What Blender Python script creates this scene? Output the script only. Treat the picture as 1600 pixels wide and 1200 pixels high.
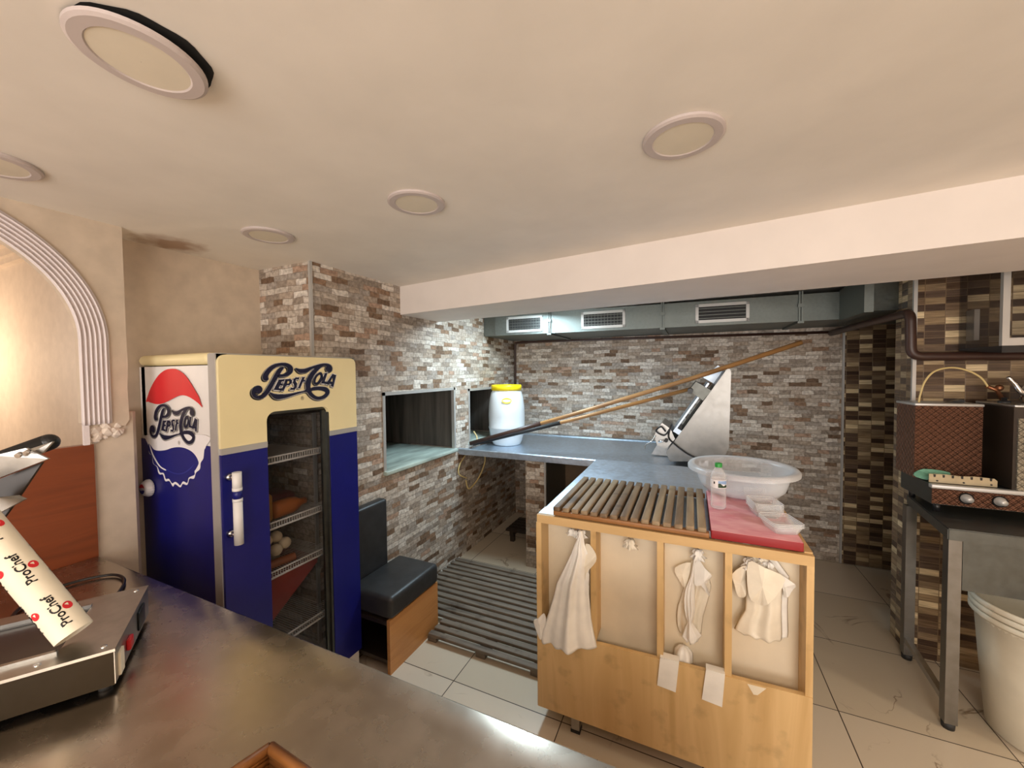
import bpy, bmesh, math, random
from mathutils import Vector, Matrix, noise
random.seed(7)
PI = math.pi
S = bpy.context.scene
for o in list(bpy.data.objects): bpy.data.objects.remove(o)
COL = S.collection

# ---------------------------------------------------------------- camera
cd = bpy.data.cameras.new('camera'); cam = bpy.data.objects.new('camera', cd); COL.objects.link(cam)
cd.sensor_fit = 'HORIZONTAL'; cd.sensor_width = 36; cd.lens = 608.0/1600*36; cd.clip_start = 0.02
pitch, roll, yaw = 0.0309, -0.010655, 0.43161
f0 = Vector((-math.sin(yaw), math.cos(yaw), 0)); r0 = Vector((math.cos(yaw), math.sin(yaw), 0)); u0 = Vector((0, 0, 1))
fw = f0*math.cos(pitch)-u0*math.sin(pitch); up = u0*math.cos(pitch)+f0*math.sin(pitch)
rt = r0*math.cos(roll)+up*math.sin(roll); up = -r0*math.sin(roll)+up*math.cos(roll)
Mx = Matrix((rt, up, -fw)).transposed().to_4x4(); Mx.translation = (0, 0, 1.65)
cam.matrix_world = Mx
S.camera = cam
# ---------------------------------------------------------------- world, exposure, big lights
w = bpy.data.worlds.new('world'); S.world = w; w.use_nodes = True
w.node_tree.nodes['Background'].inputs[0].default_value = (1, .86, .74, 1)
w.node_tree.nodes['Background'].inputs[1].default_value = 0.35
S.view_settings.view_transform = 'Standard'; S.view_settings.look = 'None'
S.view_settings.gamma = 1; S.view_settings.exposure = 0.18
S.view_settings.use_curve_mapping = False
def area(name, loc, target, sx, sy, power, color):
    l = bpy.data.lights.new(name, 'AREA'); l.shape = 'RECTANGLE'; l.size = sx; l.size_y = sy
    l.energy = power; l.color = color
    o = bpy.data.objects.new(name, l); COL.objects.link(o); o.location = loc
    o.rotation_euler = (Vector(target)-Vector(loc)).to_track_quat('-Z', 'Y').to_euler()
    return o
# unseen area lights, added: main light from behind the photographer, then fills
area('shop_window_light', (0.3, -2.7, 1.2), (0.0, 3, 1.5), 3.6, 1.5, 102, (1, .94, .895))
area('shop_ceiling_light', (0.6, -1.3, 2.2), (0.5, -1.0, 0), 0.9, 0.9, 34, (1, .86, .70))  # fill added overhead, behind the camera
area('kitchen_ceiling_light', (2.6, 1.6, 2.2), (2.4, 1.7, 0), 0.6, 0.6, 24, (1, .86, .68))  # unseen fill added to brighten the tiled pillar side
# the tube lamp hidden behind the ceiling beam
area('tube_lamp_light', (-1.12, 2.92, 2.19), (-1.35, 2.8, 0), 0.6, 0.05, 26, (.68, .88, 1))
# warm lamp of the room behind the arch
lp = bpy.data.lights.new('side_room_lamp_light', 'POINT'); lp.energy = 16; lp.color = (1, .74, .5); lp.shadow_soft_size = .12
o = bpy.data.objects.new('side_room_lamp_light', lp); COL.objects.link(o); o.location = (-3.7, .35, 1.75)

D = {"logo_front":{"smooth":[[[1.103,1.628],[1.088,1.625],[1.08,1.635],[1.083,1.65],[1.097,1.671],[1.121,1.69],[1.149,1.699],[1.178,1.702],[1.201,1.697],[1.217,1.686],[1.221,1.671],[1.213,1.656],[1.196,1.645],[1.176,1.64],[1.153,1.639],[1.145,1.64],[1.152,1.648],[1.17,1.649],[1.185,1.656],[1.196,1.667],[1.196,1.678],[1.186,1.687],[1.169,1.691],[1.149,1.687],[1.126,1.674],[1.11,1.658],[1.101,1.642]],[[1.177,1.682],[1.162,1.659],[1.145,1.633],[1.127,1.604],[1.11,1.577],[1.091,1.557],[1.073,1.548],[1.057,1.548],[1.042,1.554],[1.033,1.566],[1.032,1.58],[1.038,1.592],[1.048,1.599],[1.061,1.601],[1.072,1.595],[1.075,1.584],[1.069,1.574],[1.057,1.57],[1.049,1.575],[1.044,1.573],[1.047,1.564],[1.057,1.558],[1.071,1.561],[1.083,1.572],[1.097,1.592],[1.114,1.618],[1.131,1.647],[1.146,1.668],[1.16,1.68]],[[1.236,1.678],[1.252,1.674],[1.28,1.675],[1.309,1.683],[1.343,1.693],[1.377,1.701],[1.409,1.702],[1.431,1.694],[1.44,1.68],[1.435,1.665],[1.421,1.66],[1.405,1.667],[1.401,1.679],[1.407,1.689],[1.391,1.692],[1.373,1.683],[1.352,1.665],[1.331,1.642],[1.317,1.618],[1.31,1.598],[1.31,1.58],[1.329,1.586],[1.363,1.587],[1.395,1.583],[1.414,1.571],[1.419,1.556],[1.408,1.538],[1.386,1.526],[1.355,1.522],[1.328,1.529],[1.305,1.546],[1.289,1.564],[1.257,1.561],[1.22,1.552],[1.184,1.543],[1.15,1.539],[1.128,1.545],[1.115,1.56],[1.11,1.57],[1.134,1.562],[1.168,1.559],[1.203,1.56],[1.242,1.566],[1.283,1.574],[1.285,1.599],[1.291,1.622],[1.305,1.645],[1.322,1.665],[1.342,1.681],[1.319,1.674],[1.299,1.662],[1.279,1.657],[1.257,1.657],[1.242,1.667]],[[1.316,1.566],[1.328,1.55],[1.348,1.539],[1.369,1.539],[1.387,1.547],[1.394,1.556],[1.38,1.564],[1.356,1.569],[1.336,1.569]]],"sharp":[[[1.151,1.627],[1.179,1.628],[1.175,1.619],[1.164,1.618],[1.16,1.609],[1.171,1.609],[1.167,1.6],[1.155,1.6],[1.149,1.588],[1.162,1.587],[1.159,1.577],[1.126,1.582]],[[1.184,1.628],[1.206,1.629],[1.215,1.622],[1.213,1.61],[1.202,1.6],[1.186,1.599],[1.172,1.575],[1.161,1.577]],[[1.193,1.619],[1.201,1.619],[1.202,1.613],[1.198,1.608],[1.189,1.608]],[[1.253,1.635],[1.249,1.625],[1.236,1.627],[1.232,1.62],[1.24,1.606],[1.237,1.589],[1.226,1.577],[1.203,1.578],[1.208,1.588],[1.223,1.587],[1.226,1.597],[1.219,1.611],[1.223,1.628],[1.235,1.635]],[[1.268,1.636],[1.282,1.636],[1.255,1.583],[1.243,1.584]],[[1.275,1.622],[1.284,1.621],[1.283,1.614],[1.274,1.615]],[[1.367,1.658],[1.379,1.65],[1.381,1.632],[1.369,1.611],[1.354,1.599],[1.337,1.599],[1.328,1.609],[1.332,1.627],[1.345,1.647]],[[1.364,1.646],[1.368,1.638],[1.361,1.623],[1.349,1.61],[1.34,1.61],[1.342,1.624],[1.351,1.638]],[[1.394,1.654],[1.411,1.656],[1.392,1.612],[1.405,1.61],[1.4,1.599],[1.371,1.603]],[[1.441,1.65],[1.464,1.643],[1.444,1.582],[1.428,1.587],[1.432,1.597],[1.42,1.6],[1.414,1.594],[1.399,1.6]],[[1.439,1.631],[1.44,1.61],[1.427,1.611]]]},"logo_side":{"smooth":[[[-2.1444,1.455],[-2.1607,1.4527],[-2.1701,1.462],[-2.1692,1.4776],[-2.1578,1.4982],[-2.135,1.5161],[-2.1083,1.5247],[-2.0809,1.5268],[-2.0581,1.5212],[-2.0416,1.5105],[-2.0358,1.496],[-2.041,1.4818],[-2.055,1.4716],[-2.0738,1.4668],[-2.0959,1.4658],[-2.1043,1.4673],[-2.0983,1.475],[-2.0805,1.476],[-2.0674,1.4823],[-2.0589,1.4925],[-2.0601,1.503],[-2.0709,1.5123],[-2.0879,1.5157],[-2.1069,1.513],[-2.1276,1.5003],[-2.1424,1.4849],[-2.1488,1.4694]],[[-2.0792,1.5078],[-2.0899,1.4853],[-2.1036,1.4608],[-2.1168,1.4323],[-2.1302,1.4052],[-2.1472,1.3847],[-2.1641,1.3753],[-2.1818,1.3736],[-2.1991,1.3791],[-2.2102,1.391],[-2.2138,1.4054],[-2.2092,1.4184],[-2.1991,1.426],[-2.1855,1.4284],[-2.1723,1.4216],[-2.1683,1.4111],[-2.1726,1.4008],[-2.1845,1.3965],[-2.1948,1.4012],[-2.2,1.3986],[-2.1948,1.3894],[-2.1831,1.384],[-2.1683,1.3877],[-2.1572,1.3992],[-2.1458,1.4198],[-2.1322,1.4456],[-2.119,1.4741],[-2.1076,1.4947],[-2.0951,1.5062]],[[-2.0227,1.5023],[-2.0084,1.4987],[-1.9836,1.499],[-1.9594,1.5051],[-1.9327,1.5137],[-1.9057,1.5192],[-1.8809,1.5198],[-1.8634,1.5125],[-1.8551,1.5006],[-1.8564,1.4876],[-1.867,1.4839],[-1.8801,1.4893],[-1.8841,1.4998],[-1.881,1.5089],[-1.8938,1.5117],[-1.9067,1.5041],[-1.9215,1.4888],[-1.9357,1.4682],[-1.9443,1.4475],[-1.9477,1.4293],[-1.9453,1.4136],[-1.9299,1.4185],[-1.9024,1.4201],[-1.8772,1.4176],[-1.8609,1.4082],[-1.8552,1.3951],[-1.8616,1.3795],[-1.8769,1.3681],[-1.9012,1.3633],[-1.924,1.3689],[-1.945,1.3823],[-1.9607,1.3983],[-1.9879,1.3948],[-2.02,1.385],[-2.052,1.3751],[-2.0845,1.3692],[-2.1073,1.3748],[-2.1227,1.3881],[-2.1295,1.3987],[-2.1037,1.3917],[-2.0703,1.3898],[-2.0374,1.3918],[-2.0023,1.399],[-1.9677,1.4067],[-1.9693,1.4297],[-1.9668,1.4505],[-1.9582,1.4712],[-1.9465,1.4892],[-1.9315,1.5033],[-1.9502,1.4971],[-1.9656,1.487],[-1.9816,1.482],[-2.001,1.4829],[-2.0159,1.4918]],[[-1.9389,1.401],[-1.9262,1.3872],[-1.9085,1.3778],[-1.892,1.3788],[-1.879,1.3864],[-1.8744,1.3941],[-1.8863,1.4008],[-1.9061,1.4046],[-1.9226,1.4041]]],"sharp":[[[-2.096,1.4549],[-2.0692,1.4557],[-2.0715,1.4466],[-2.0825,1.4463],[-2.0853,1.4375],[-2.0743,1.4378],[-2.0766,1.429],[-2.0882,1.4287],[-2.0923,1.4168],[-2.0795,1.416],[-2.0817,1.4067],[-2.1142,1.4101]],[[-2.0643,1.4562],[-2.0437,1.4571],[-2.0346,1.4504],[-2.0346,1.4387],[-2.0432,1.4297],[-2.0582,1.4282],[-2.068,1.4054],[-2.0793,1.4069]],[[-2.055,1.4474],[-2.0473,1.4478],[-2.0449,1.4415],[-2.0483,1.4374],[-2.057,1.4365]],[[-2.0014,1.4621],[-2.0036,1.4532],[-2.0158,1.4553],[-2.0186,1.4488],[-2.0093,1.4356],[-2.0103,1.42],[-2.0186,1.4084],[-2.0394,1.4088],[-2.0363,1.4179],[-2.0224,1.4176],[-2.0207,1.4267],[-2.0292,1.4399],[-2.0283,1.4555],[-2.018,1.4624]],[[-1.9891,1.4634],[-1.9766,1.4632],[-1.993,1.4145],[-2.0042,1.4155]],[[-1.9807,1.4507],[-1.9728,1.4501],[-1.9729,1.4433],[-1.9804,1.444]],[[-1.9083,1.482],[-1.8978,1.4753],[-1.8946,1.4596],[-1.9007,1.4415],[-1.912,1.4313],[-1.9257,1.4302],[-1.9337,1.4395],[-1.9328,1.4551],[-1.9252,1.4732]],[[-1.9098,1.4716],[-1.9054,1.465],[-1.9089,1.4521],[-1.9172,1.4405],[-1.9241,1.4406],[-1.9241,1.4523],[-1.9187,1.4653]],[[-1.8872,1.479],[-1.8735,1.4801],[-1.8829,1.4425],[-1.873,1.441],[-1.8755,1.4314],[-1.8986,1.4349]],[[-1.8507,1.475],[-1.8329,1.4689],[-1.8399,1.4182],[-1.8522,1.4218],[-1.8504,1.4302],[-1.8601,1.4324],[-1.864,1.4278],[-1.8761,1.4319]],[[-1.8494,1.4588],[-1.8462,1.441],[-1.8563,1.442]]]},"reg_front":[1.266,1.536],"reg_side":[-1.9766,1.3647],"cap_red":[[-2.238,1.534],[-2.217,1.565],[-2.191,1.597],[-2.157,1.628],[-2.115,1.656],[-2.066,1.674],[-2.019,1.679],[-1.977,1.676],[-1.937,1.663],[-1.903,1.643],[-1.873,1.617],[-1.844,1.588],[-1.819,1.562],[-1.809,1.541],[-1.797,1.52],[-1.824,1.536],[-1.865,1.553],[-1.904,1.564],[-1.94,1.567],[-1.977,1.562],[-2.019,1.55],[-2.071,1.535],[-2.116,1.526],[-2.156,1.525],[-2.196,1.53],[-2.219,1.534]],"cap_blue":[[-2.215,1.339],[-2.186,1.32],[-2.14,1.318],[-2.086,1.325],[-2.034,1.338],[-1.983,1.345],[-1.934,1.344],[-1.887,1.334],[-1.856,1.317],[-1.84,1.298],[-1.839,1.285],[-1.859,1.262],[-1.869,1.253],[-1.87,1.238],[-1.894,1.229],[-1.916,1.219],[-1.927,1.198],[-1.949,1.201],[-1.963,1.198],[-1.982,1.181],[-1.999,1.188],[-2.021,1.192],[-2.045,1.183],[-2.069,1.2],[-2.095,1.197],[-2.11,1.221],[-2.141,1.221],[-2.161,1.245],[-2.193,1.256],[-2.202,1.29],[-2.226,1.303],[-2.231,1.34]],"cap_white":[[-2.253,1.38],[-2.255,1.362],[-2.232,1.332],[-2.229,1.3],[-2.204,1.29],[-2.199,1.256],[-2.167,1.244],[-2.158,1.219],[-2.142,1.211],[-2.118,1.213],[-2.101,1.186],[-2.067,1.19],[-2.041,1.169],[-2.022,1.182],[-1.982,1.172],[-1.962,1.189],[-1.928,1.189],[-1.909,1.217],[-1.876,1.221],[-1.86,1.247],[-1.831,1.265],[-1.823,1.292],[-1.803,1.312],[-1.794,1.347],[-1.784,1.36],[-1.782,1.408]],"cap_stripe":[[-2.22,1.344],[-2.21,1.327],[-2.19,1.297],[-2.16,1.268],[-2.129,1.248],[-2.09,1.239],[-2.095,1.234],[-2.135,1.243],[-2.168,1.263],[-2.199,1.293],[-2.218,1.327]],"cap_ring":[[-2.087,1.237],[-2.042,1.228],[-1.991,1.227],[-1.941,1.238],[-1.892,1.262],[-1.852,1.297],[-1.857,1.291],[-1.896,1.266],[-1.941,1.243],[-1.991,1.232],[-2.036,1.233],[-2.077,1.241]],"plate":[[0.23,1.657],[0.253,1.653],[0.255,1.628],[0.244,1.091],[0.219,1.05],[0.216,0.998],[-0.144,0.967],[-0.17,1.031]],"m_up":[[0.032,1.566],[0.131,1.503],[0.077,1.43],[-0.013,1.502]],"m_low":[[-0.195,1.259],[-0.139,1.219],[-0.106,1.144],[-0.167,1.067],[-0.229,1.087],[-0.252,1.159],[-0.218,1.228]],"bag1":[[[-0.445,0.949],[-0.43,0.951]],[[-0.448,0.927],[-0.427,0.931]],[[-0.467,0.882],[-0.42,0.891]],[[-0.481,0.843],[-0.407,0.857]],[[-0.508,0.785],[-0.402,0.806]],[[-0.53,0.737],[-0.402,0.765]],[[-0.55,0.696],[-0.402,0.728]],[[-0.564,0.638],[-0.403,0.676]],[[-0.581,0.58],[-0.398,0.625]],[[-0.599,0.521],[-0.393,0.569]],[[-0.619,0.46],[-0.383,0.514]],[[-0.628,0.419],[-0.373,0.47]],[[-0.626,0.398],[-0.368,0.446]]],"bag1flap":[[-0.417,0.893],[-0.374,0.867],[-0.374,0.821],[-0.413,0.767],[-0.421,0.732],[-0.452,0.738],[-0.441,0.803]],"bag1back":[[-0.665,0.481],[-0.641,0.507],[-0.615,0.533],[-0.601,0.506],[-0.618,0.43],[-0.633,0.415]],"bag3":[[[0.013,0.897],[0.02,0.898]],[[0.001,0.814],[0.015,0.818]],[[-0.018,0.761],[0.016,0.769]],[[-0.024,0.718],[0.016,0.728]],[[-0.023,0.677],[0.018,0.687]],[[-0.018,0.645],[0.014,0.653]],[[-0.01,0.622],[0.007,0.627]],[[-0.021,0.594],[0.022,0.606]],[[-0.032,0.558],[0.042,0.579]],[[-0.016,0.543],[0.029,0.557]]],"bag3back":[[[0.004,0.863],[0.026,0.868]],[[-0.014,0.814],[0.063,0.83]],[[-0.025,0.749],[0.077,0.772]],[[-0.035,0.704],[0.07,0.73]],[[-0.048,0.659],[0.06,0.686]],[[-0.052,0.616],[0.049,0.642]],[[-0.05,0.574],[0.044,0.6]],[[-0.04,0.543],[0.042,0.566]]],"bag3flapL":[[-0.059,0.83],[0.001,0.865],[-0.02,0.759],[-0.044,0.787]],"bag3flapR":[[0.022,0.893],[0.051,0.867],[0.077,0.836],[0.058,0.8],[0.069,0.77],[0.066,0.753],[0.039,0.791],[0.014,0.794]],"bag4":[[[0.196,0.927],[0.26,0.939]],[[0.195,0.904],[0.277,0.921]],[[0.195,0.843],[0.315,0.869]],[[0.194,0.781],[0.312,0.809]],[[0.192,0.719],[0.311,0.75]],[[0.17,0.672],[0.312,0.708]],[[0.156,0.635],[0.314,0.655]],[[0.177,0.628],[0.312,0.634]]],"bag4flap":[[0.198,0.924],[0.248,0.92],[0.314,0.881],[0.259,0.785],[0.229,0.773],[0.198,0.807]],"bag4left":[[0.148,0.858],[0.19,0.904],[0.193,0.843],[0.192,0.786],[0.168,0.774],[0.154,0.822]],"bag4right":[[0.272,0.899],[0.349,0.86],[0.338,0.826],[0.319,0.8],[0.309,0.843]],"nap1":[[-0.111,0.479],[-0.04,0.482],[-0.052,0.359],[-0.122,0.365]],"nap2":[[0.056,0.483],[0.121,0.482],[0.112,0.357],[0.042,0.364]],"h1":[-0.46,1.69,0.943],"h2":[-0.237,1.69,0.946],"h3":[0.028,1.69,0.947],"h4":[0.235,1.69,0.943]}

# ---------------------------------------------------------------- materials
def nt(name):
    m = bpy.data.materials.new(name); m.use_nodes = True; t = m.node_tree
    return m, t, t.nodes['Principled BSDF']
def N(t, typ, **kw):
    n = t.nodes.new(typ)
    for k, v in kw.items(): setattr(n, k, v)
    return n
def c4(c): return (c[0], c[1], c[2], 1)
def sr(r, g, b):
    f = lambda v: (v/255/12.92) if v/255 <= .04045 else ((v/255+.055)/1.055)**2.4
    return (f(r), f(g), f(b))
def ramp(t, stops, interp='LINEAR'):
    n = N(t, 'ShaderNodeValToRGB'); cr = n.color_ramp; cr.interpolation = interp
    while len(cr.elements) < len(stops): cr.elements.new(.5)
    for e, (p, c) in zip(cr.elements, stops): e.position = p; e.color = c4(c)
    return n
def plain(name, col, rough=.5, metal=0, var=.06, scale=9, bump=0, coat=0, stretch=None, spec=.5):
    """flat colour with a little mottling, optional bump"""
    m, t, b = nt(name); L = t.links
    tc = N(t, 'ShaderNodeTexCoord'); mp = N(t, 'ShaderNodeMapping'); L.new(tc.outputs['Object'], mp.inputs[0])
    if stretch: mp.inputs['Scale'].default_value = stretch
    no = N(t, 'ShaderNodeTexNoise'); no.inputs['Scale'].default_value = scale; no.inputs['Detail'].default_value = 5
    L.new(mp.outputs[0], no.inputs[0])
    lo = tuple(max(0, c*(1-var*2)) for c in col); hi = tuple(min(1, c*(1+var*1.4)) for c in col)
    r = ramp(t, [(.3, lo), (.7, hi)]); L.new(no.outputs[0], r.inputs[0]); L.new(r.outputs[0], b.inputs['Base Color'])
    b.inputs['Roughness'].default_value = rough; b.inputs['Metallic'].default_value = metal
    b.inputs['Coat Weight'].default_value = coat; b.inputs['Specular IOR Level'].default_value = spec
    if bump:
        bp = N(t, 'ShaderNodeBump'); bp.inputs['Strength'].default_value = bump; bp.inputs['Distance'].default_value = .004
        L.new(no.outputs[0], bp.inputs['Height']); L.new(bp.outputs[0], b.inputs['Normal'])
    return m
def steel(name, col, rough=.3, scale=3, bump=.15, stretch=(1, 1, 1), dist=.01):
    m, t, b = nt(name); L = t.links
    tc = N(t, 'ShaderNodeTexCoord'); mp = N(t, 'ShaderNodeMapping'); L.new(tc.outputs['Object'], mp.inputs[0])
    mp.inputs['Scale'].default_value = stretch
    no = N(t, 'ShaderNodeTexNoise'); no.inputs['Scale'].default_value = scale; no.inputs['Detail'].default_value = .6
    n2 = N(t, 'ShaderNodeTexNoise'); n2.inputs['Scale'].default_value = scale*9; n2.inputs['Detail'].default_value = 8
    L.new(mp.outputs[0], no.inputs[0]); L.new(mp.outputs[0], n2.inputs[0])
    r = ramp(t, [(.3, tuple(c*.8 for c in col)), (.7, col)]); L.new(n2.outputs[0], r.inputs[0]); L.new(r.outputs[0], b.inputs['Base Color'])
    rr = N(t, 'ShaderNodeMapRange'); rr.inputs[3].default_value = rough*.7; rr.inputs[4].default_value = rough*1.35
    L.new(n2.outputs[0], rr.inputs[0]); L.new(rr.outputs[0], b.inputs['Roughness'])
    b.inputs['Metallic'].default_value = 1
    bp = N(t, 'ShaderNodeBump'); bp.inputs['Strength'].default_value = bump; bp.inputs['Distance'].default_value = dist
    L.new(no.outputs[0], bp.inputs['Height']); L.new(bp.outputs[0], b.inputs['Normal'])
    return m
def wood(name, cols, axis='x', scale=1.0, rough=.5, spots=0, coat=0):
    m, t, b = nt(name); L = t.links
    tc = N(t, 'ShaderNodeTexCoord'); mp = N(t, 'ShaderNodeMapping'); L.new(tc.outputs['Object'], mp.inputs[0])
    s = {'x': (.6, 7, 7), 'y': (7, .6, 7), 'z': (7, 7, .6)}[axis]
    mp.inputs['Scale'].default_value = tuple(v*scale for v in s)
    no = N(t, 'ShaderNodeTexNoise'); no.inputs['Scale'].default_value = 2.2; no.inputs['Detail'].default_value = 7; no.inputs['Distortion'].default_value = 1.2
    L.new(mp.outputs[0], no.inputs[0])
    r = ramp(t, [(.25+.5*i/(len(cols)-1), c) for i, c in enumerate(cols)]); L.new(no.outputs[0], r.inputs[0])
    out = r.outputs[0]
    if spots:
        n2 = N(t, 'ShaderNodeTexNoise'); n2.inputs['Scale'].default_value = 11; n2.inputs['Detail'].default_value = 4
        L.new(tc.outputs['Object'], n2.inputs[0])
        r2 = ramp(t, [(.30, (.18, .13, .09)), (.44, (1, 1, 1))]); L.new(n2.outputs[0], r2.inputs[0])
        mx = N(t, 'ShaderNodeMix', data_type='RGBA', blend_type='MULTIPLY'); mx.inputs[0].default_value = spots
        L.new(out, mx.inputs[6]); L.new(r2.outputs[0], mx.inputs[7]); out = mx.outputs[2]
    L.new(out, b.inputs['Base Color']); b.inputs['Roughness'].default_value = rough; b.inputs['Coat Weight'].default_value = coat
    bp = N(t, 'ShaderNodeBump'); bp.inputs['Strength'].default_value = .15; bp.inputs['Distance'].default_value = .002
    L.new(no.outputs[0], bp.inputs['Height']); L.new(bp.outputs[0], b.inputs['Normal'])
    return m
def tiles(name, plane, bw, bh, mortar, offset, palette, mcol, rough=.6, bump=.6, streak=0, warp=.0, squash=1, sfreq=2, dist=.006, spec=.5):
    """masonry pattern in true wall coordinates; every brick draws its own colour from a palette"""
    m, t, b = nt(name); L = t.links
    g = N(t, 'ShaderNodeTexCoord'); sp = N(t, 'ShaderNodeSeparateXYZ'); L.new(g.outputs['Object'], sp.inputs[0])
    cb = N(t, 'ShaderNodeCombineXYZ'); L.new(sp.outputs['xyz'.index(plane[0])], cb.inputs[0]); L.new(sp.outputs['xyz'.index(plane[1])], cb.inputs[1])
    vec = cb.outputs[0]
    if warp:
        nw = N(t, 'ShaderNodeTexNoise'); nw.inputs['Scale'].default_value = 14; nw.inputs['Detail'].default_value = 3
        L.new(vec, nw.inputs[0])
        sc = N(t, 'ShaderNodeVectorMath', operation='SCALE'); sc.inputs['Scale'].default_value = warp
        sb = N(t, 'ShaderNodeVectorMath', operation='SUBTRACT'); sb.inputs[1].default_value = (.5, .5, .5)
        ad = N(t, 'ShaderNodeVectorMath', operation='ADD')
        L.new(nw.outputs['Color'], sb.inputs[0]); L.new(sb.outputs[0], sc.inputs[0]); L.new(sc.outputs[0], ad.inputs[0]); L.new(vec, ad.inputs[1]); vec = ad.outputs[0]
    br = N(t, 'ShaderNodeTexBrick', offset=offset, offset_frequency=2, squash=squash, squash_frequency=sfreq)
    br.inputs['Color1'].default_value = (0, 0, 0, 1); br.inputs['Color2'].default_value = (1, 1, 1, 1); br.inputs['Mortar'].default_value = (.5, .5, .5, 1)
    br.inputs['Scale'].default_value = 1; br.inputs['Mortar Size'].default_value = mortar; br.inputs['Mortar Smooth'].default_value = .3
    br.inputs['Bias'].default_value = 0; br.inputs['Brick Width'].default_value = bw; br.inputs['Row Height'].default_value = bh
    L.new(vec, br.inputs[0])
    r = ramp(t, palette, 'CONSTANT'); L.new(br.outputs['Color'], r.inputs[0])
    no = N(t, 'ShaderNodeTexNoise'); no.inputs['Scale'].default_value = 45 if not streak else 9; no.inputs['Detail'].default_value = 6
    if streak:
        mp = N(t, 'ShaderNodeMapping'); mp.inputs['Scale'].default_value = (1, 14, 1); L.new(vec, mp.inputs[0])
        # shift the streaks of every tile by its own random value
        ad2 = N(t, 'ShaderNodeVectorMath', operation='ADD'); sc2 = N(t, 'ShaderNodeVectorMath', operation='SCALE'); sc2.inputs['Scale'].default_value = 40
        L.new(br.outputs['Color'], sc2.inputs[0]); L.new(sc2.outputs[0], ad2.inputs[0]); L.new(mp.outputs[0], ad2.inputs[1]); L.new(ad2.outputs[0], no.inputs[0])
    else: L.new(vec, no.inputs[0])
    r2 = ramp(t, [(.3, (.55, .52, .49)), (.62, (1.16, 1.14, 1.12))]); L.new(no.outputs[0], r2.inputs[0])
    mx = N(t, 'ShaderNodeMix', data_type='RGBA', blend_type='MULTIPLY'); mx.inputs[0].default_value = .85
    L.new(r.outputs[0], mx.inputs[6]); L.new(r2.outputs[0], mx.inputs[7])
    m2 = N(t, 'ShaderNodeMix', data_type='RGBA'); L.new(br.outputs['Fac'], m2.inputs[0]); L.new(mx.outputs[2], m2.inputs[6]); m2.inputs[7].default_value = c4(mcol)
    L.new(m2.outputs[2], b.inputs['Base Color']); b.inputs['Roughness'].default_value = rough; b.inputs['Specular IOR Level'].default_value = spec
    # height: noise + random brick height - mortar
    a = N(t, 'ShaderNodeMath', operation='MULTIPLY_ADD'); a.inputs[1].default_value = .6; L.new(br.outputs['Color'], a.inputs[0]); L.new(no.outputs[0], a.inputs[2])
    s = N(t, 'ShaderNodeMath', operation='SUBTRACT'); L.new(a.outputs[0], s.inputs[0]); L.new(br.outputs['Fac'], s.inputs[1])
    bp = N(t, 'ShaderNodeBump'); bp.inputs['Strength'].default_value = bump; bp.inputs['Distance'].default_value = dist
    L.new(s.outputs[0], bp.inputs['Height']); L.new(bp.outputs[0], b.inputs['Normal'])
    return m
def clear(name, col=(1, 1, 1), rough=.05, alpha=.25, edge=.55):
    m, t, b = nt(name)
    b.inputs['Base Color'].default_value = c4(col); b.inputs['Roughness'].default_value = rough
    L = t.links; tr = N(t, 'ShaderNodeBsdfTransparent'); mx = N(t, 'ShaderNodeMixShader')
    lw = N(t, 'ShaderNodeLayerWeight'); lw.inputs[0].default_value = .35
    mr = N(t, 'ShaderNodeMapRange'); mr.inputs[3].default_value = alpha; mr.inputs[4].default_value = min(1, alpha+edge)
    no = N(t, 'ShaderNodeTexNoise'); no.inputs['Scale'].default_value = 20
    L.new(lw.outputs['Facing'], mr.inputs[0]); L.new(mr.outputs[0], mx.inputs[0]); L.new(tr.outputs[0], mx.inputs[1]); L.new(b.outputs[0], mx.inputs[2])
    L.new(mx.outputs[0], t.nodes['Material Output'].inputs[0])
    return m

stone_pal = [(0, sr(168, 158, 148)), (.10, sr(206, 196, 184)), (.20, sr(154, 141, 128)), (.30, sr(190, 178, 165)), (.40, sr(176, 160, 144)), (.50, sr(216, 208, 198)), (.58, sr(186, 172, 158)),
             (.68, sr(150, 122, 100)), (.74, sr(198, 188, 176)), (.82, sr(132, 108, 88)), (.86, sr(178, 150, 130)), (.91, sr(164, 152, 140)), (.95, sr(116, 94, 76))]
M = {}
M['stone_l'] = tiles('split_stone_left', 'yz', .118, .034, .0014, .37, stone_pal, sr(134, 120, 106), rough=.75, bump=.55, warp=.022, squash=.7, sfreq=3, spec=.25)
M['stone_b'] = tiles('split_stone_back', 'xz', .118, .034, .0014, .37, stone_pal, sr(134, 120, 106), rough=.75, bump=.5, warp=.022, squash=.7, sfreq=3, spec=.25)
mos_pal = [(0, sr(92, 73, 57)), (.14, sr(155, 132, 101)), (.28, sr(76, 59, 48)), (.4, sr(181, 160, 127)), (.52, sr(118, 97, 76)), (.64, sr(228, 207, 167)), (.76, sr(101, 83, 69)), (.88, sr(144, 123, 97))]
M['mos_x'] = tiles('mosaic_front', 'xz', .084, .037, .0016, 0, mos_pal, sr(120, 98, 72), rough=.22, bump=.25, streak=1, dist=.002)
M['mos_y'] = tiles('mosaic_side', 'yz', .07, .037, .0016, 0, mos_pal, sr(120, 98, 72), rough=.22, bump=.25, streak=1, dist=.002)
M['plaster'] = plain('pale_plaster', sr(205, 188, 168), .75, bump=.35, scale=14, var=.05)
M['plaster_w'] = plain('white_plaster', sr(228, 214, 200), .7, bump=.25, scale=20, var=.03)
M['ceiling'] = plain('ceiling_paint', sr(234, 227, 217), .6, bump=.12, scale=5, var=.025)
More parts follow.
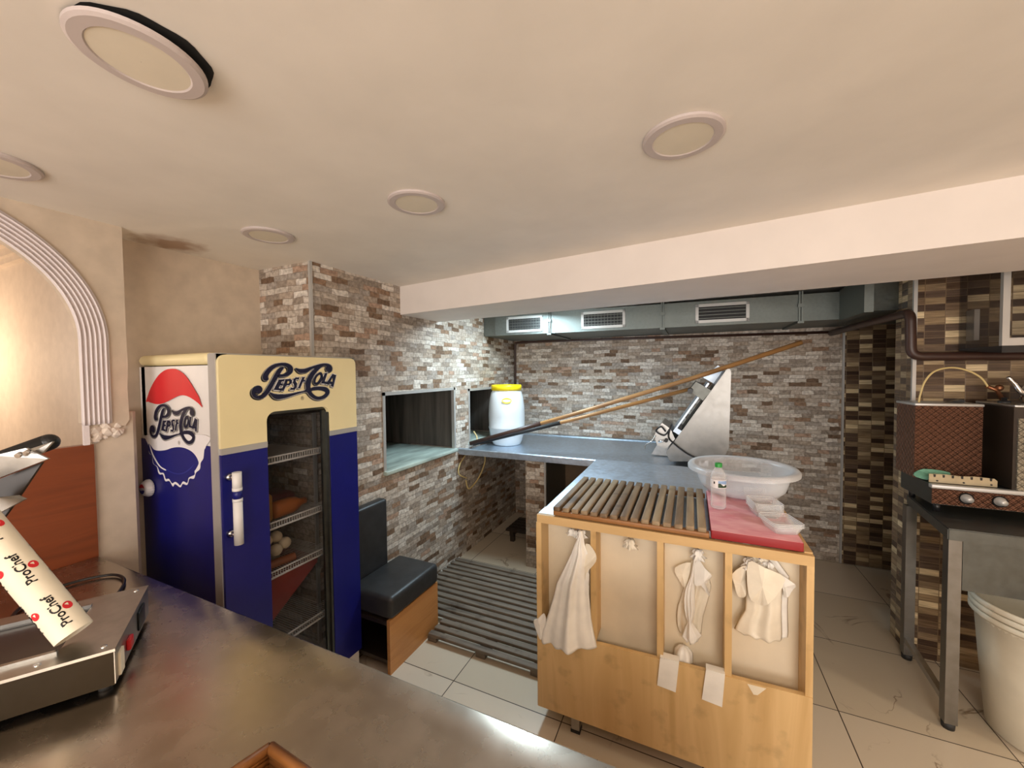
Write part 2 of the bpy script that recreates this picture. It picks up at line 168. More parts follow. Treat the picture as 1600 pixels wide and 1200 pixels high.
def stain(m, c, rx, ry, col):
    t = m.node_tree; L = t.links; b = t.nodes['Principled BSDF']; src = b.inputs['Base Color'].links[0].from_socket
    tc = N(t, 'ShaderNodeTexCoord'); mp = N(t, 'ShaderNodeMapping'); mp.inputs['Location'].default_value = (-c[0]/rx, -c[1]/ry, 0); mp.inputs['Scale'].default_value = (1/rx, 1/ry, 0)
    L.new(tc.outputs['Object'], mp.inputs[0]); ln = N(t, 'ShaderNodeVectorMath', operation='LENGTH'); L.new(mp.outputs[0], ln.inputs[0])
    no = N(t, 'ShaderNodeTexNoise'); no.inputs['Scale'].default_value = 16; no.inputs['Detail'].default_value = 6; L.new(tc.outputs['Object'], no.inputs[0])
    ad = N(t, 'ShaderNodeMath', operation='ADD'); L.new(ln.outputs['Value'], ad.inputs[0]); L.new(no.outputs[0], ad.inputs[1])
    r_ = ramp(t, [(.45, (1, 1, 1)), (.8, (0, 0, 0))]); mr = N(t, 'ShaderNodeMath', operation='MULTIPLY'); mr.inputs[1].default_value = .55; L.new(ad.outputs[0], mr.inputs[0]); L.new(mr.outputs[0], r_.inputs[0])
    mx = N(t, 'ShaderNodeMix', data_type='RGBA'); L.new(r_.outputs[0], mx.inputs[0]); L.new(src, mx.inputs[6]); mx.inputs[7].default_value = c4(col); L.new(mx.outputs[2], b.inputs['Base Color'])
stain(M['ceiling'], (-2.2, 1.0), .16, .16, sr(168, 140, 118))
M['beam'] = plain('beam_paint', sr(232, 222, 214), .6, bump=.08, scale=5, var=.02)
M['mould'] = plain('moulding_white', sr(226, 216, 216), .5, var=.02)
M['alu'] = plain('aluminium_trim', sr(196, 194, 190), .38, metal=.45, var=.03)
M['steel'] = steel('brushed_steel', sr(186, 184, 180), .33, bump=.1)
M['steel_top'] = steel('counter_steel', sr(196, 184, 170), .26, scale=1.6, bump=.35, dist=.02)
M['steel_b'] = steel('back_counter_steel', sr(206, 220, 236), .42, scale=4, bump=.08)  # bluish tint paints in the cool tube lamp's reflection
M['steel_m'] = steel('machine_steel', sr(150, 148, 144), .38, scale=2, bump=.2)
M['steel_d'] = steel('dull_dark_steel', sr(112, 114, 110), .45, bump=.15)
M['galv'] = steel('galvanised_sheet', sr(128, 134, 130), .5, scale=6, bump=.3)
M['chrome'] = steel('chrome', sr(225, 225, 225), .12, bump=0)
M['black'] = plain('black_plastic', (.012, .012, .013), .35)
M['blackrub'] = plain('black_rubber', (.02, .02, .02), .6)
M['soot'] = plain('soot_black', (.012, .011, .01), .85, bump=.3)
M['soot2'] = plain('oven_lining', sr(84, 78, 72), .8, bump=.3, stretch=(6, 6, .4), var=.3, scale=3)  # sooty lining; vertical streaks paint the dim reflection inside the oven
M['marble'] = plain('oven_marble', sr(176, 190, 180), .3, var=.22, scale=4, stretch=(3, .8, 1))
M['laminate'] = wood('orange_laminate', [sr(98, 44, 20), sr(128, 62, 30), sr(112, 52, 24)], 'y', .8, .35)
M['birch'] = wood('light_birch', [sr(198, 158, 100), sr(226, 190, 134), sr(210, 172, 114)], 'z', .45, .5, spots=.25)
M['birch_x'] = wood('light_birch_edge', [sr(196, 158, 102), sr(226, 190, 136)], 'x', .6, .5)
M['beech'] = wood('bench_laminate', [sr(184, 124, 66), sr(206, 146, 86), sr(192, 132, 74)], 'y', 1.1, .4)
M['slat'] = wood('aged_slat', [sr(84, 64, 44), sr(138, 114, 86), sr(172, 150, 118)], 'y', .8, .6, spots=.6)
M['slat_o'] = wood('orange_batten', [sr(140, 94, 52), sr(176, 124, 74)], 'x', 1, .45)
M['pallet'] = wood('grey_pallet', [sr(70, 60, 52), sr(128, 116, 102), sr(96, 84, 70)], 'x', .8, .7, spots=.45)
M['pole'] = wood('pole_wood', [sr(132, 92, 54), sr(186, 140, 86)], 'x', .8, .45)
M['crate'] = wood('brown_cane', [sr(84, 46, 18), sr(160, 104, 52)], 'x', 2, .45, spots=.4)
M['cream'] = plain('cream_enamel', sr(238, 222, 172), .45, var=.015)
M['white_e'] = plain('white_enamel', sr(232, 228, 224), .5, var=.02)
M['blue_e'] = plain('blue_enamel', sr(16, 20, 108), .4, var=.05)
M['navy'] = plain('navy_print', sr(8, 10, 46), .6, var=.03)
M['red_p'] = plain('red_print', sr(214, 32, 40), .6, var=.03)
M['blue_p'] = plain('blue_print', sr(22, 24, 112), .6, var=.05)
M['white_p'] = plain('white_print', sr(240, 236, 236), .6, var=.02)
M['grey_p'] = plain('grey_print', sr(150, 144, 130), .5, var=.02)
M['lining'] = plain('fridge_lining', sr(104, 100, 88), .5, var=.08)
M['leather'] = plain('black_leatherette', sr(46, 46, 47), .45, bump=.3, scale=16, var=.15)
M['barrel'] = plain('white_barrel', sr(222, 226, 228), .38, var=.02)
M['yellow'] = plain('yellow_lid', sr(250, 222, 20), .4, var=.03)
M['red_b'] = plain('red_board', sr(176, 34, 38), .55, var=.1, scale=12)
M['bag'] = plain('white_film_bag', sr(250, 246, 238), .33, var=.03, scale=20, bump=.5)
M['bag2'] = plain('cream_film_bag', sr(246, 236, 216), .36, var=.04, scale=16, bump=.5)
M['paper'] = plain('cream_paper', sr(240, 228, 204), .6, var=.02)
M['backboard'] = plain('cabinet_backing', sr(242, 228, 202), .45, var=.05, scale=5)
M['hookblue'] = plain('blue_tape', sr(60, 68, 150), .5)
M['brown_pipe'] = plain('brown_pipe_paint', sr(66, 44, 36), .4)
M['green'] = plain('green_cap', sr(40, 150, 60), .4)
M['teal'] = plain('green_cloth', sr(110, 165, 140), .7, bump=.4, scale=40)
M['brownglass'] = plain('amber_plastic', sr(176, 100, 44), .3)
M['egg'] = plain('pale_dough', sr(214, 196, 168), .5)
M['tub'] = plain('ivory_tub_plastic', sr(224, 216, 196), .4, var=.03)
M['dark_panel'] = plain('dark_brown_panel', sr(46, 36, 28), .35, var=.15)
M['hose'] = plain('cream_hose', sr(214, 190, 130), .4)
M['lampdisc'] = plain('lamp_diffuser', sr(222, 212, 192), .45, var=.02)
M['lampring'] = plain('lamp_ring', sr(196, 184, 180), .4, var=.02)
M['ventdark'] = plain('vent_dark', (.01, .01, .01), .6)
M['glass'] = clear('thin_glass', (.02, .02, .02), .03, .10, .5)
M['rimp'] = clear('clear_rim', (.95, .95, .95), .1, .55, .4)
M['clearp'] = clear('clear_plastic', (.9, .9, .9), .08, .08, .6)
M['milky'] = clear('milky_plastic', (.82, .83, .85), .25, .22, .5)
def copper(name, col, s):
    m, t, b = nt(name); L = t.links
    tc = N(t, 'ShaderNodeTexCoord'); sp = N(t, 'ShaderNodeSeparateXYZ'); L.new(tc.outputs['Object'], sp.inputs[0])
    def sinof(i, k):
        a = N(t, 'ShaderNodeMath', operation='MULTIPLY'); a.inputs[1].default_value = k; L.new(i, a.inputs[0])
        q = N(t, 'ShaderNodeMath', operation='SINE'); L.new(a.outputs[0], q.inputs[0]); return q.outputs[0]
    ad = N(t, 'ShaderNodeMath', operation='ADD'); L.new(sp.outputs[0], ad.inputs[0]); L.new(sp.outputs[1], ad.inputs[1])
    a = sinof(ad.outputs[0], s); c = sinof(sp.outputs[2], s)
    mu = N(t, 'ShaderNodeMath', operation='MULTIPLY'); L.new(a, mu.inputs[0]); L.new(c, mu.inputs[1])
    a2 = sinof(ad.outputs[0], s*3); c2 = sinof(sp.outputs[2], s*3); mu2 = N(t, 'ShaderNodeMath', operation='MULTIPLY'); L.new(a2, mu2.inputs[0]); L.new(c2, mu2.inputs[1])
    sm = N(t, 'ShaderNodeMath', operation='MULTIPLY_ADD'); sm.inputs[1].default_value = .5; L.new(mu2.outputs[0], sm.inputs[0]); L.new(mu.outputs[0], sm.inputs[2])
    r = ramp(t, [(0, tuple(v*.45 for v in col)), (.7, col)]); mr = N(t, 'ShaderNodeMapRange'); mr.inputs[1].default_value = -1.2; mr.inputs[2].default_value = 1.2
    L.new(sm.outputs[0], mr.inputs[0]); L.new(mr.outputs[0], r.inputs[0]); L.new(r.outputs[0], b.inputs['Base Color'])
    b.inputs['Metallic'].default_value = .75; b.inputs['Roughness'].default_value = .38
    bp = N(t, 'ShaderNodeBump'); bp.inputs['Strength'].default_value = .9; bp.inputs['Distance'].default_value = .004
    L.new(sm.outputs[0], bp.inputs['Height']); L.new(bp.outputs[0], b.inputs['Normal'])
    return m
M['copper'] = copper('embossed_copper', sr(132, 92, 72), 190)
M['silver_e'] = copper('embossed_silver', sr(190, 180, 160), 190)
def floor_mat():
    m, t, b = nt('floor_marble_tiles'); L = t.links
    tc = N(t, 'ShaderNodeTexCoord'); mp = N(t, 'ShaderNodeMapping'); mp.inputs['Location'].default_value = (-.05, -.51, 0); L.new(tc.outputs['Object'], mp.inputs[0])
    br = N(t, 'ShaderNodeTexBrick', offset=0, offset_frequency=1); br.inputs['Scale'].default_value = 1
    br.inputs['Color1'].default_value = c4(sr(205, 190, 166)); br.inputs['Color2'].default_value = c4(sr(222, 208, 188)); br.inputs['Mortar'].default_value = c4(sr(66, 52, 40))
    br.inputs['Mortar Size'].default_value = .0025; br.inputs['Brick Width'].default_value = .6; br.inputs['Row Height'].default_value = .6; br.inputs['Mortar Smooth'].default_value = .1
    L.new(mp.outputs[0], br.inputs[0])
    no = N(t, 'ShaderNodeTexNoise'); no.inputs['Scale'].default_value = 1.7; no.inputs['Detail'].default_value = 6; no.inputs['Distortion'].default_value = .8
    L.new(tc.outputs['Object'], no.inputs[0])
    r = ramp(t, [(.0, (1, 1, 1)), (.492, (1, 1, 1)), (.5, (.42, .34, .27)), (.508, (1, 1, 1))]); L.new(no.outputs[0], r.inputs[0])
    n3 = N(t, 'ShaderNodeTexNoise'); n3.inputs['Scale'].default_value = 2.9; L.new(tc.outputs['Object'], n3.inputs[0])
    r3 = ramp(t, [(.52, (0, 0, 0)), (.62, (1, 1, 1))]); L.new(n3.outputs[0], r3.inputs[0])
    mm = N(t, 'ShaderNodeMix', data_type='RGBA', blend_type='MULTIPLY'); L.new(r3.outputs[0], mm.inputs[0]); L.new(br.outputs[0], mm.inputs[6]); L.new(r.outputs[0], mm.inputs[7])
    L.new(mm.outputs[2], b.inputs['Base Color']); b.inputs['Roughness'].default_value = .28
    return m
M['floor'] = floor_mat()

# ---------------------------------------------------------------- geometry helpers (all in metres, world coordinates)
def BM(): return bmesh.new()
def box(bm, x0, x1, y0, y1, z0, z1, T=None):
    vs = [bm.verts.new(T(Vector(p)) if T else p) for p in [(x0, y0, z0), (x1, y0, z0), (x1, y1, z0), (x0, y1, z0), (x0, y0, z1), (x1, y0, z1), (x1, y1, z1), (x0, y1, z1)]]
    for f in [(0, 3, 2, 1), (4, 5, 6, 7), (0, 1, 5, 4), (1, 2, 6, 5), (2, 3, 7, 6), (3, 0, 4, 7)]: bm.faces.new([vs[i] for i in f])
    return bm
def rbox(bm, x0, x1, y0, y1, z0, z1, r=.01, seg=3, T=None):
    b2 = BM(); box(b2, x0, x1, y0, y1, z0, z1)
    bmesh.ops.bevel(b2, geom=b2.edges[:], offset=r, segments=seg, affect='EDGES', profile=.5)
    mp = {v: bm.verts.new(T(v.co) if T else v.co) for v in b2.verts}
    for f in b2.faces: 
        n = bm.faces.new([mp[v] for v in f.verts]); n.smooth = True
    b2.free(); return bm
def prism(bm, pts, axis, a0, a1, T=None):
    """closed polygon in the plane normal to axis, swept from a0 to a1"""
    def mk(p, a):
        q = {'x': (a, p[0], p[1]), 'y': (p[0], a, p[1]), 'z': (p[0], p[1], a)}[axis]
        return bm.verts.new(T(Vector(q)) if T else q)
    A = [mk(p, a0) for p in pts]; B = [mk(p, a1) for p in pts]; n = len(pts)
    bm.faces.new(A); bm.faces.new(B[::-1])
    for i in range(n): bm.faces.new([A[i], B[i], B[(i+1) % n], A[(i+1) % n]])
    return bm
def lathe(bm, prof, cx, cy, n=40, wob=None, closed=False, axis='z', T=None):
    rings = []
    for r, h in prof:
        ring = []
        for i in range(n):
            a = 2*PI*i/n; rr = r*(1+(wob(a, h) if wob else 0))
            p = Vector((cx+rr*math.cos(a), cy+rr*math.sin(a), h))
            if T: p = T(p)
            ring.append(bm.verts.new(p))
        rings.append(ring)
    for k in range(len(rings)-1):
        for i in range(n):
            f = bm.faces.new([rings[k][i], rings[k][(i+1) % n], rings[k+1][(i+1) % n], rings[k+1][i]]); f.smooth = True
    if closed:
        bm.faces.new(rings[0][::-1]); bm.faces.new(rings[-1])
    return bm
def tube(bm, pts, r, n=10, r2=None, cap=True):
    pts = [Vector(p) for p in pts]; rings = []
    d = (pts[1]-pts[0]).normalized(); ref = Vector((0, 0, 1)) if abs(d.z) < .9 else Vector((1, 0, 0))
    u = d.cross(ref).normalized(); 
    for k, p in enumerate(pts):
        a = (pts[k]-pts[k-1]).normalized() if k else d; b = (pts[k+1]-pts[k]).normalized() if k < len(pts)-1 else a
        t = (a+b).normalized(); u = (u-t*u.dot(t)).normalized(); v = t.cross(u)
        rr = r if r2 is None else r+(r2-r)*k/(len(pts)-1)
        rings.append([bm.verts.new(p+u*rr*math.cos(2*PI*i/n)+v*rr*math.sin(2*PI*i/n)) for i in range(n)])
    for k in range(len(rings)-1):
        for i in range(n):
            f = bm.faces.new([rings[k][i], rings[k][(i+1) % n], rings[k+1][(i+1) % n], rings[k+1][i]]); f.smooth = True
    if cap: bm.faces.new(rings[0][::-1]); bm.faces.new(rings[-1])
    return bm
def smoothpath(pts, k=6, closed=False):
    out = []; n = len(pts); P = [Vector(p) for p in pts]
    rng = range(n) if closed else range(n-1)
    for i in rng:
        if closed: p0, p1, p2, p3 = P[i-1], P[i], P[(i+1) % n], P[(i+2) % n]
        else: p0, p1, p2, p3 = P[max(i-1, 0)], P[i], P[i+1], P[min(i+2, n-1)]
        for j in range(k):
            t = j/k; out.append(.5*((2*p1)+(p2-p0)*t+(2*p0-5*p1+4*p2-p3)*t*t+(3*p1-p0-3*p2+p3)*t**3))
    if not closed: out.append(P[-1])
    return out
def fillet(pts, r=.04, k=5):
    P = [Vector(p) for p in pts]; out = [P[0]]
    for i in range(1, len(P)-1):
        a = (P[i-1]-P[i]); b = (P[i+1]-P[i]); rr = min(r, a.length*.45, b.length*.45)
        s = P[i]+a.normalized()*rr; e = P[i]+b.normalized()*rr
        for j in range(k+1):
            t = j/k; out.append(s*(1-t)**2+P[i]*2*t*(1-t)+e*t*t)
    out.append(P[-1]); return out
def wloc(o):
    v = Vector((0, 0, 0))
    while o: v += o.location; o = o.parent
    return v
def obj(name, bm, mat, parent=None, smooth=False, recenter=True):
    bmesh.ops.recalc_face_normals(bm, faces=bm.faces)
    me = bpy.data.meshes.new(name)
    if parent is None and recenter:
        xs = [v.co.x for v in bm.verts]; ys = [v.co.y for v in bm.verts]; zs = [v.co.z for v in bm.verts]
        c = Vector(((min(xs)+max(xs))/2, (min(ys)+max(ys))/2, min(zs)))
    else: c = wloc(parent) if parent else Vector((0, 0, 0))
    for v in bm.verts: v.co -= c
    if smooth:
        for f in bm.faces: f.smooth = True
    bm.to_mesh(me); bm.free(); me.materials.append(mat)
    o = bpy.data.objects.new(name, me); COL.objects.link(o)
    if parent: o.parent = parent
    elif recenter: o.location = c
    return o
def tag(o, label, cat, group=None, kind=None):
    o['label'] = label; o['category'] = cat
    if group: o['group'] = group
    if kind: o['kind'] = kind
    return o
def thing(name, loc, label, cat, group=None):
    o = bpy.data.objects.new(name, None); o.empty_display_size = .05; COL.objects.link(o); o.location = loc
    return tag(o, label, cat, group)
def struct(name, bm, mat, label=None):
    o = obj(name, bm, mat, None, recenter=False); o['kind'] = 'structure'
    if label: o['label'] = label
    return o
def dup(root, loc, label):
    r = root.copy(); COL.objects.link(r); r.location = loc; r['label'] = label
    for ch in list(root.children):
        c = ch.copy(); COL.objects.link(c); c.parent = r
        for g in list(ch.children):
            q = g.copy(); COL.objects.link(q); q.parent = c
    return r
def flatshape(loops, fn, th=.0006, smooth=True):
    """filled printed shape (first loop outer, others holes); fn maps (a,b,depth) to world"""
    cu = bpy.data.curves.new('tmp', 'CURVE'); cu.dimensions = '2D'; cu.fill_mode = 'BOTH'; cu.extrude = th/2
    for lp_ in loops:
        pts = smoothpath([(p[0], p[1], 0) for p in lp_], 4, True) if smooth else [Vector((p[0], p[1], 0)) for p in lp_]
        s = cu.splines.new('POLY'); s.points.add(len(pts)-1); s.use_cyclic_u = True
        for q, p in zip(s.points, pts): q.co = (p.x, p.y, 0, 1)
    ob = bpy.data.objects.new('tmp', cu); me = bpy.data.meshes.new_from_object(ob)
    bm = BM(); bm.from_mesh(me)
    for v in bm.verts: v.co = fn(v.co.x, v.co.y, v.co.z)
    bpy.data.objects.remove(ob); bpy.data.curves.remove(cu); bpy.data.meshes.remove(me)
    return bm
def join(dst, src):
    mp = {v: dst.verts.new(v.co) for v in src.verts}
    for f in src.faces:
        try: n = dst.faces.new([mp[v] for v in f.verts]); n.smooth = f.smooth
        except ValueError: pass
    src.free(); return dst
def outline(loops, wd, fn, smooth=True, dx=0, dy=0):
    """band of width wd round the loops, to draw the pale contour of lettering"""
    bm = BM()
    for lp_ in loops:
        pts = smoothpath([(p[0]+dx, p[1]+dy, 0) for p in lp_], 4, True) if smooth else [Vector((p[0]+dx, p[1]+dy, 0)) for p in lp_]
        n = len(pts)
        for i in range(n):
            a, b = pts[i], pts[(i+1) % n]; d = b-a
            if d.length < 1e-6: continue
            nrm = Vector((-d.y, d.x, 0)).normalized()*wd
            bm.faces.new([bm.verts.new(fn(q.x, q.y, 0)) for q in (a-nrm, b-nrm, b+nrm, a+nrm)])
            bm.faces.new([bm.verts.new(fn(a.x+wd*math.cos(k*PI/3), a.y+wd*math.sin(k*PI/3), 0)) for k in range(6)])
    return bm
def textmesh(body, size, fn, th=.0006, align='CENTER', shear=0):
    cu = bpy.data.curves.new('tmp', 'FONT'); cu.body = body; cu.size = size; cu.align_x = align; cu.align_y = 'CENTER'; cu.extrude = th/2; cu.shear = shear
    cu.resolution_u = 3; cu.offset = size*.02
    ob = bpy.data.objects.new('tmp', cu); me = bpy.data.meshes.new_from_object(ob)
    bm = BM(); bm.from_mesh(me)
    for v in bm.verts: v.co = fn(v.co.x, v.co.y, v.co.z)
    bpy.data.objects.remove(ob); bpy.data.curves.remove(cu); bpy.data.meshes.remove(me)
    return bm

# ================================================================ SETTING
struct('floor', box(BM(), -6, 3.4, -3.2, 4.4, -.1, 0), M['floor'])
struct('ceiling', box(BM(), -2.35, 3.4, -3.2, 4.4, 2.26, 2.36), M['ceiling'])
bm = BM(); prism(bm, [(-1.87, 2.185), (3.4, 1.52), (3.4, 2.33), (-1.87, 2.64)], 'z', 2.063, 2.262)
struct('ceiling_beam', bm, M['beam'])
# brick-clad oven wall with its two openings
XW = -1.87
bm = BM()
O1 = (1.988, 2.863, .968, 1.522); O2 = (3.085, 3.72, .985, 1.50)
box(bm, -2.36, XW, 1.47, O1[0], 0, 2.26); box(bm, -2.36, XW, O1[0], 4.2, 0, O1[2])
box(bm, -2.36, XW, O1[0], 4.2, O1[3], 2.26); box(bm, -2.36, XW, O1[1], O2[0], O1[2], O1[3]); box(bm, -2.36, XW, O2[1], 4.2, O1[2], O1[3])
box(bm, -2.36, XW, O2[0], O2[1], O1[2], O2[2]); box(bm, -2.36, XW, O2[0], O2[1], O2[3], O1[3])
wl = struct('wall_left', bm, M['stone_l'])
wl.data.materials.append(M['stone_b'])
for p in wl.data.polygons:
    if abs(p.normal.y) > .9 and p.center.y < 1.5: p.material_index = 1
struct('wall_back', box(BM(), -1.87, 1.157, 4.13, 4.3, 0, 2.26), M['stone_b'])
struct('wall_back_mosaic', box(BM(), 1.157, 3.4, 4.12, 4.3, 0, 2.26), M['mos_x'])
bm = BM(); box(bm, 1.135, 3.4, 2.93, 3.15, 0, 2.26)
wp = struct('wall_right', bm, M['mos_x']); wp.data.materials.append(M['mos_y'])
for p in wp.data.polygons:
    if abs(p.normal.x) > .9: p.material_index = 1
struct('wall_right_far', box(BM(), 3.4, 3.5, -3.2, 4.3, 0, 2.36), M['plaster_w'])
# recess wall, pier under the arch and the arch partition
struct('wall_recess', box(BM(), -2.4, -2.3, .82, 1.47, 0, 2.26), M['plaster'])
bm = BM(); prism(bm, [(-2.165, .69), (-2.135, .69), (-2.135, .815), (-2.15, .83), (-2.3, .83), (-2.3, .82), (-2.165, .83)], 'z', 0, 1.5)
struct('wall_pier', bm, M['plaster'])
# arch partition: plane x=-2.122, opening centred at y=.27
ay, az, ra, rb = .19, 1.79, .47, .418
bm = BM(); NA = 28
inner = [(ay+ra*math.cos(PI*i/NA), az+rb*math.sin(PI*i/NA)) for i in range(NA+1)]
outer = []
Y1, Y0, ZT = .80, -1.6, 2.26
for i in range(NA+1):
    a = PI*i/NA; c, s = math.cos(a), math.sin(a)
    t = min((Y1-ay)/c if c > 1e-6 else 9, (Y0-ay)/c if c < -1e-6 else 9, (ZT-az)/s if s > 1e-6 else 9)
    outer.append((ay+t*c, az+t*s))
for (x0, x1) in ((-2.15, -2.122),):
    for i in range(NA):
        q = [inner[i], outer[i], outer[i+1], inner[i+1]]
        # corner insertion
        if outer[i][1] < ZT-1e-6 and outer[i+1][1] >= ZT-1e-6: q = [inner[i], outer[i], (Y1, ZT), outer[i+1], inner[i+1]]
        if outer[i][1] >= ZT-1e-6 and outer[i+1][1] < ZT-1e-6: q = [inner[i], outer[i], (Y0, ZT), outer[i+1], inner[i+1]]
        prism(bm, q, 'x', x0, x1)
# jamb with its broken lower end
prism(bm, [(ay+ra, az), (ay+ra, 1.47), (.672, 1.463), (.69, 1.449), (.712, 1.458), (.735, 1.44), (.76, 1.452), (.785, 1.444), (.80, 1.47), (.797, 1.6), (.802, 1.7), (Y1, az)], 'x', -2.15, -2.122)
box(bm, -2.15, -2.122, Y0, ay-ra, 0, az)
struct('wall_arch', bm, M['plaster'])
# fluted moulding round the arch
bm = BM(); nf = 6; w0 = .0; wid = .083
def fl(t): return .010+.007*math.sin(t*nf*2*PI)
prof = [(t*wid, fl(t)) for t in [i/36 for i in range(37)]]
prof = [(0, 0)]+prof+[(wid, 0)]
path = [(ay+ra, 1.462, 1, 0)]+[(ay+ra, 1.48+(az-1.48)*k/6, 1, 0) for k in range(7)]
path += [(ay+ra*math.cos(a), az+rb*math.sin(a), math.cos(a), math.sin(a)) for a in [PI*i/60 for i in range(1, 61)]]
rows_ = []
for (py_, pz_, ny_, nz_) in path:
    rows_.append([bm.verts.new((-2.122+h, py_+ny_*d, min(pz_+nz_*d, 2.258))) for d, h in prof])
for a, b in zip(rows_, rows_[1:]):
    for i in range(len(a)-1): bm.faces.new([a[i], a[i+1], b[i+1], b[i]]).smooth = True
for r_ in (rows_[0], rows_[-1]): bm.faces.new(r_)
box(bm, -2.121, -2.108, ay+ra, ay+ra+.016, 1.386, 1.462)
struct('trim_1', bm, M['mould'])
# broken plaster below the moulding
bm = BM()
for k in range(16):
    c = Vector((-2.13, .672+.10*random.random(), 1.40+.06*random.random())); s = .008+.012*random.random()
    b2 = BM(); bmesh.ops.create_icosphere(b2, subdivisions=1, radius=s)
    for v in b2.verts: v.co = c+Vector((v.co.x*.8, v.co.y, v.co.z))*(1+.4*random.random())
    join(bm, b2)
struct('trim_2', bm, M['plaster_w'])
# room seen through the arch
struct('wall_side_room', box(BM(), -6, -2.31, .82, .92, 0, 2.7), M['plaster_w'])
struct('wall_side_room_far', box(BM(), -6.1, -6, -3.2, .92, 0, 2.7), M['plaster_w'])
struct('ceiling_side_room', box(BM(), -6, -2.24, -3.2, .92, 2.7, 2.8), M['plaster_w'])
bm = BM()
for z0, z1, d in ((2.27, 2.30, .03), (2.30, 2.34, .045), (2.34, 2.40, .07), (2.40, 2.45, .09)): box(bm, -6, -2.24, .82-d, .82, z0, z1)
struct('trim_3', bm, M['plaster_w'])
# orange laminate parapet filling the lower arch
struct('wall_parapet', box(BM(), -2.16, -2.12, -1.6, .69, .9, 1.385), M['laminate'])
struct('wall_parapet_base', box(BM(), -2.16, -2.12, -1.6, .69, 0, .9), M['laminate'])
# metal corner strips
struct('trim_4', box(BM(), XW-.006, XW+.008, 1.462, 1.478, 0, 2.26), M['alu'])
struct('trim_5', box(BM(), 1.127, 1.143, 2.922, 2.938, 0, 2.26), M['alu'])
struct('trim_6', box(BM(), 1.150, 1.164, 4.112, 4.131, 0, 2.05), M['alu'])
bm = BM()
box(bm, XW-.01, XW+.006, 1.55, 2.9, -.001, .012)
struct('baseboard_left', bm, M['white_e'])
# wall behind the photographer with a shop window
bm = BM(); box(bm, -2.24, 3.4, -3.3, -3.2, 0, .4); box(bm, -2.24, 3.4, -3.3, -3.2, 2.2, 2.36); box(bm, -2.24, -1.7, -3.3, -3.2, .4, 2.2); box(bm, 2.4, 3.4, -3.3, -3.2, .4, 2.2)
struct('wall_front', bm, M['plaster_w'])

# oven mouths
def oven(y0, y1, z0, z1, label, nm='oven_mouth', marble=True):
    t = thing(nm, (XW, (y0+y1)/2, z0), label, 'oven')
    bm = BM(); f = .022
    box(bm, XW-.02, XW+.008, y0, y0+f, z0, z1); box(bm, XW-.02, XW+.008, y1-f, y1, z0, z1); box(bm, XW-.02, XW+.008, y0, y1, z1-f, z1)
    obj('frame', bm, M['alu'], t)
    bm = BM()
    X = -3.0
    box(bm, X, -2.36, y0-.03, y0, z0, z1); box(bm, X, -2.36, y1, y1+.03, z0, z1); box(bm, X, -2.36, y0, y1, z1, z1+.03); box(bm, X-.03, X, y0-.03, y1+.03, z0, z1+.03)
    for (a, b) in ((y0+.001, y0+.012), (y1-.012, y1-.001)): box(bm, X, XW-.02, a, b, z0+.03, z1-.001)
    obj('lining', bm, M['soot2'], t)
    bm = BM(); rbox(bm, X, XW+.03, y0-.002, y1+.002, z0-.004, z0+.024, .004, 2)
    obj('hearth_slab', bm, M['marble'], t)
    return t
oven(*O1, 'large rectangular oven opening with marble hearth in the brick wall')
oven(*O2, 'narrow dark oven opening behind the white barrel')

# ================================================================ CEILING LAMPS
def lamp(x, y, label, tilt=0, gap=False):
    t = thing('ceiling_downlight', (x, y, 2.26), label, 'ceiling lamp', 'round recessed ceiling lamps')
    bm = BM(); lathe(bm, [(.072, 2.2515), (.075, 2.2490), (.094, 2.2495), (.100, 2.2530), (.100, 2.2595)], x, y, 48)
    T = (lambda p: p+Vector((0, 0, -(p.x-x)*tilt-(p.y-y)*tilt*1.2-(.010 if tilt else 0))))
    for f_ in bm.faces: f_.smooth = False
    if tilt:
        for v in bm.verts: v.co = T(v.co)
    obj('ring', bm, M['lampring'], t)
    bm = BM(); lathe(bm, [(.0005, 2.2508), (.074, 2.2512), (.0745, 2.2545)], x, y, 48)
    for f_ in bm.faces: f_.smooth = False
    if tilt:
        for v in bm.verts: v.co = T(v.co)
    obj('diffuser', bm, M['lampdisc'], t)
    if gap:
        bm = BM(); lathe(bm, [(.0005, 2.2592), (.101, 2.2592)], x+.006, y+.006, 40, wob=lambda a, h: .02*math.sin(9*a)); obj('cutout', bm, M['soot'], t)  # dark disc paints the shaded gap above the loose lamp
    return t
lamp(-.943, .393, 'large-looking round ceiling lamp hanging loose, nearest the camera', .05, True)
lamp(-.022, 1.13, 'round ceiling lamp nearest the ceiling beam, right of the others')
lamp(-.892, 1.14, 'round ceiling lamp in the middle, above the brick oven wall corner')
lamp(-1.676, 1.118, 'round ceiling lamp just above the drinks fridge')
lamp(-1.80, .40, 'round ceiling lamp cut by the left edge of the photo')

# tube lamp fixture behind the beam
t = thing('tube_lamp', (-1.12, 2.92, 2.26), 'slim tube lamp on the ceiling behind the beam', 'lamp')
obj('housing', rbox(BM(), -1.5, -.74, 2.89, 2.95, 2.21, 2.26, .006), M['white_e'], t)

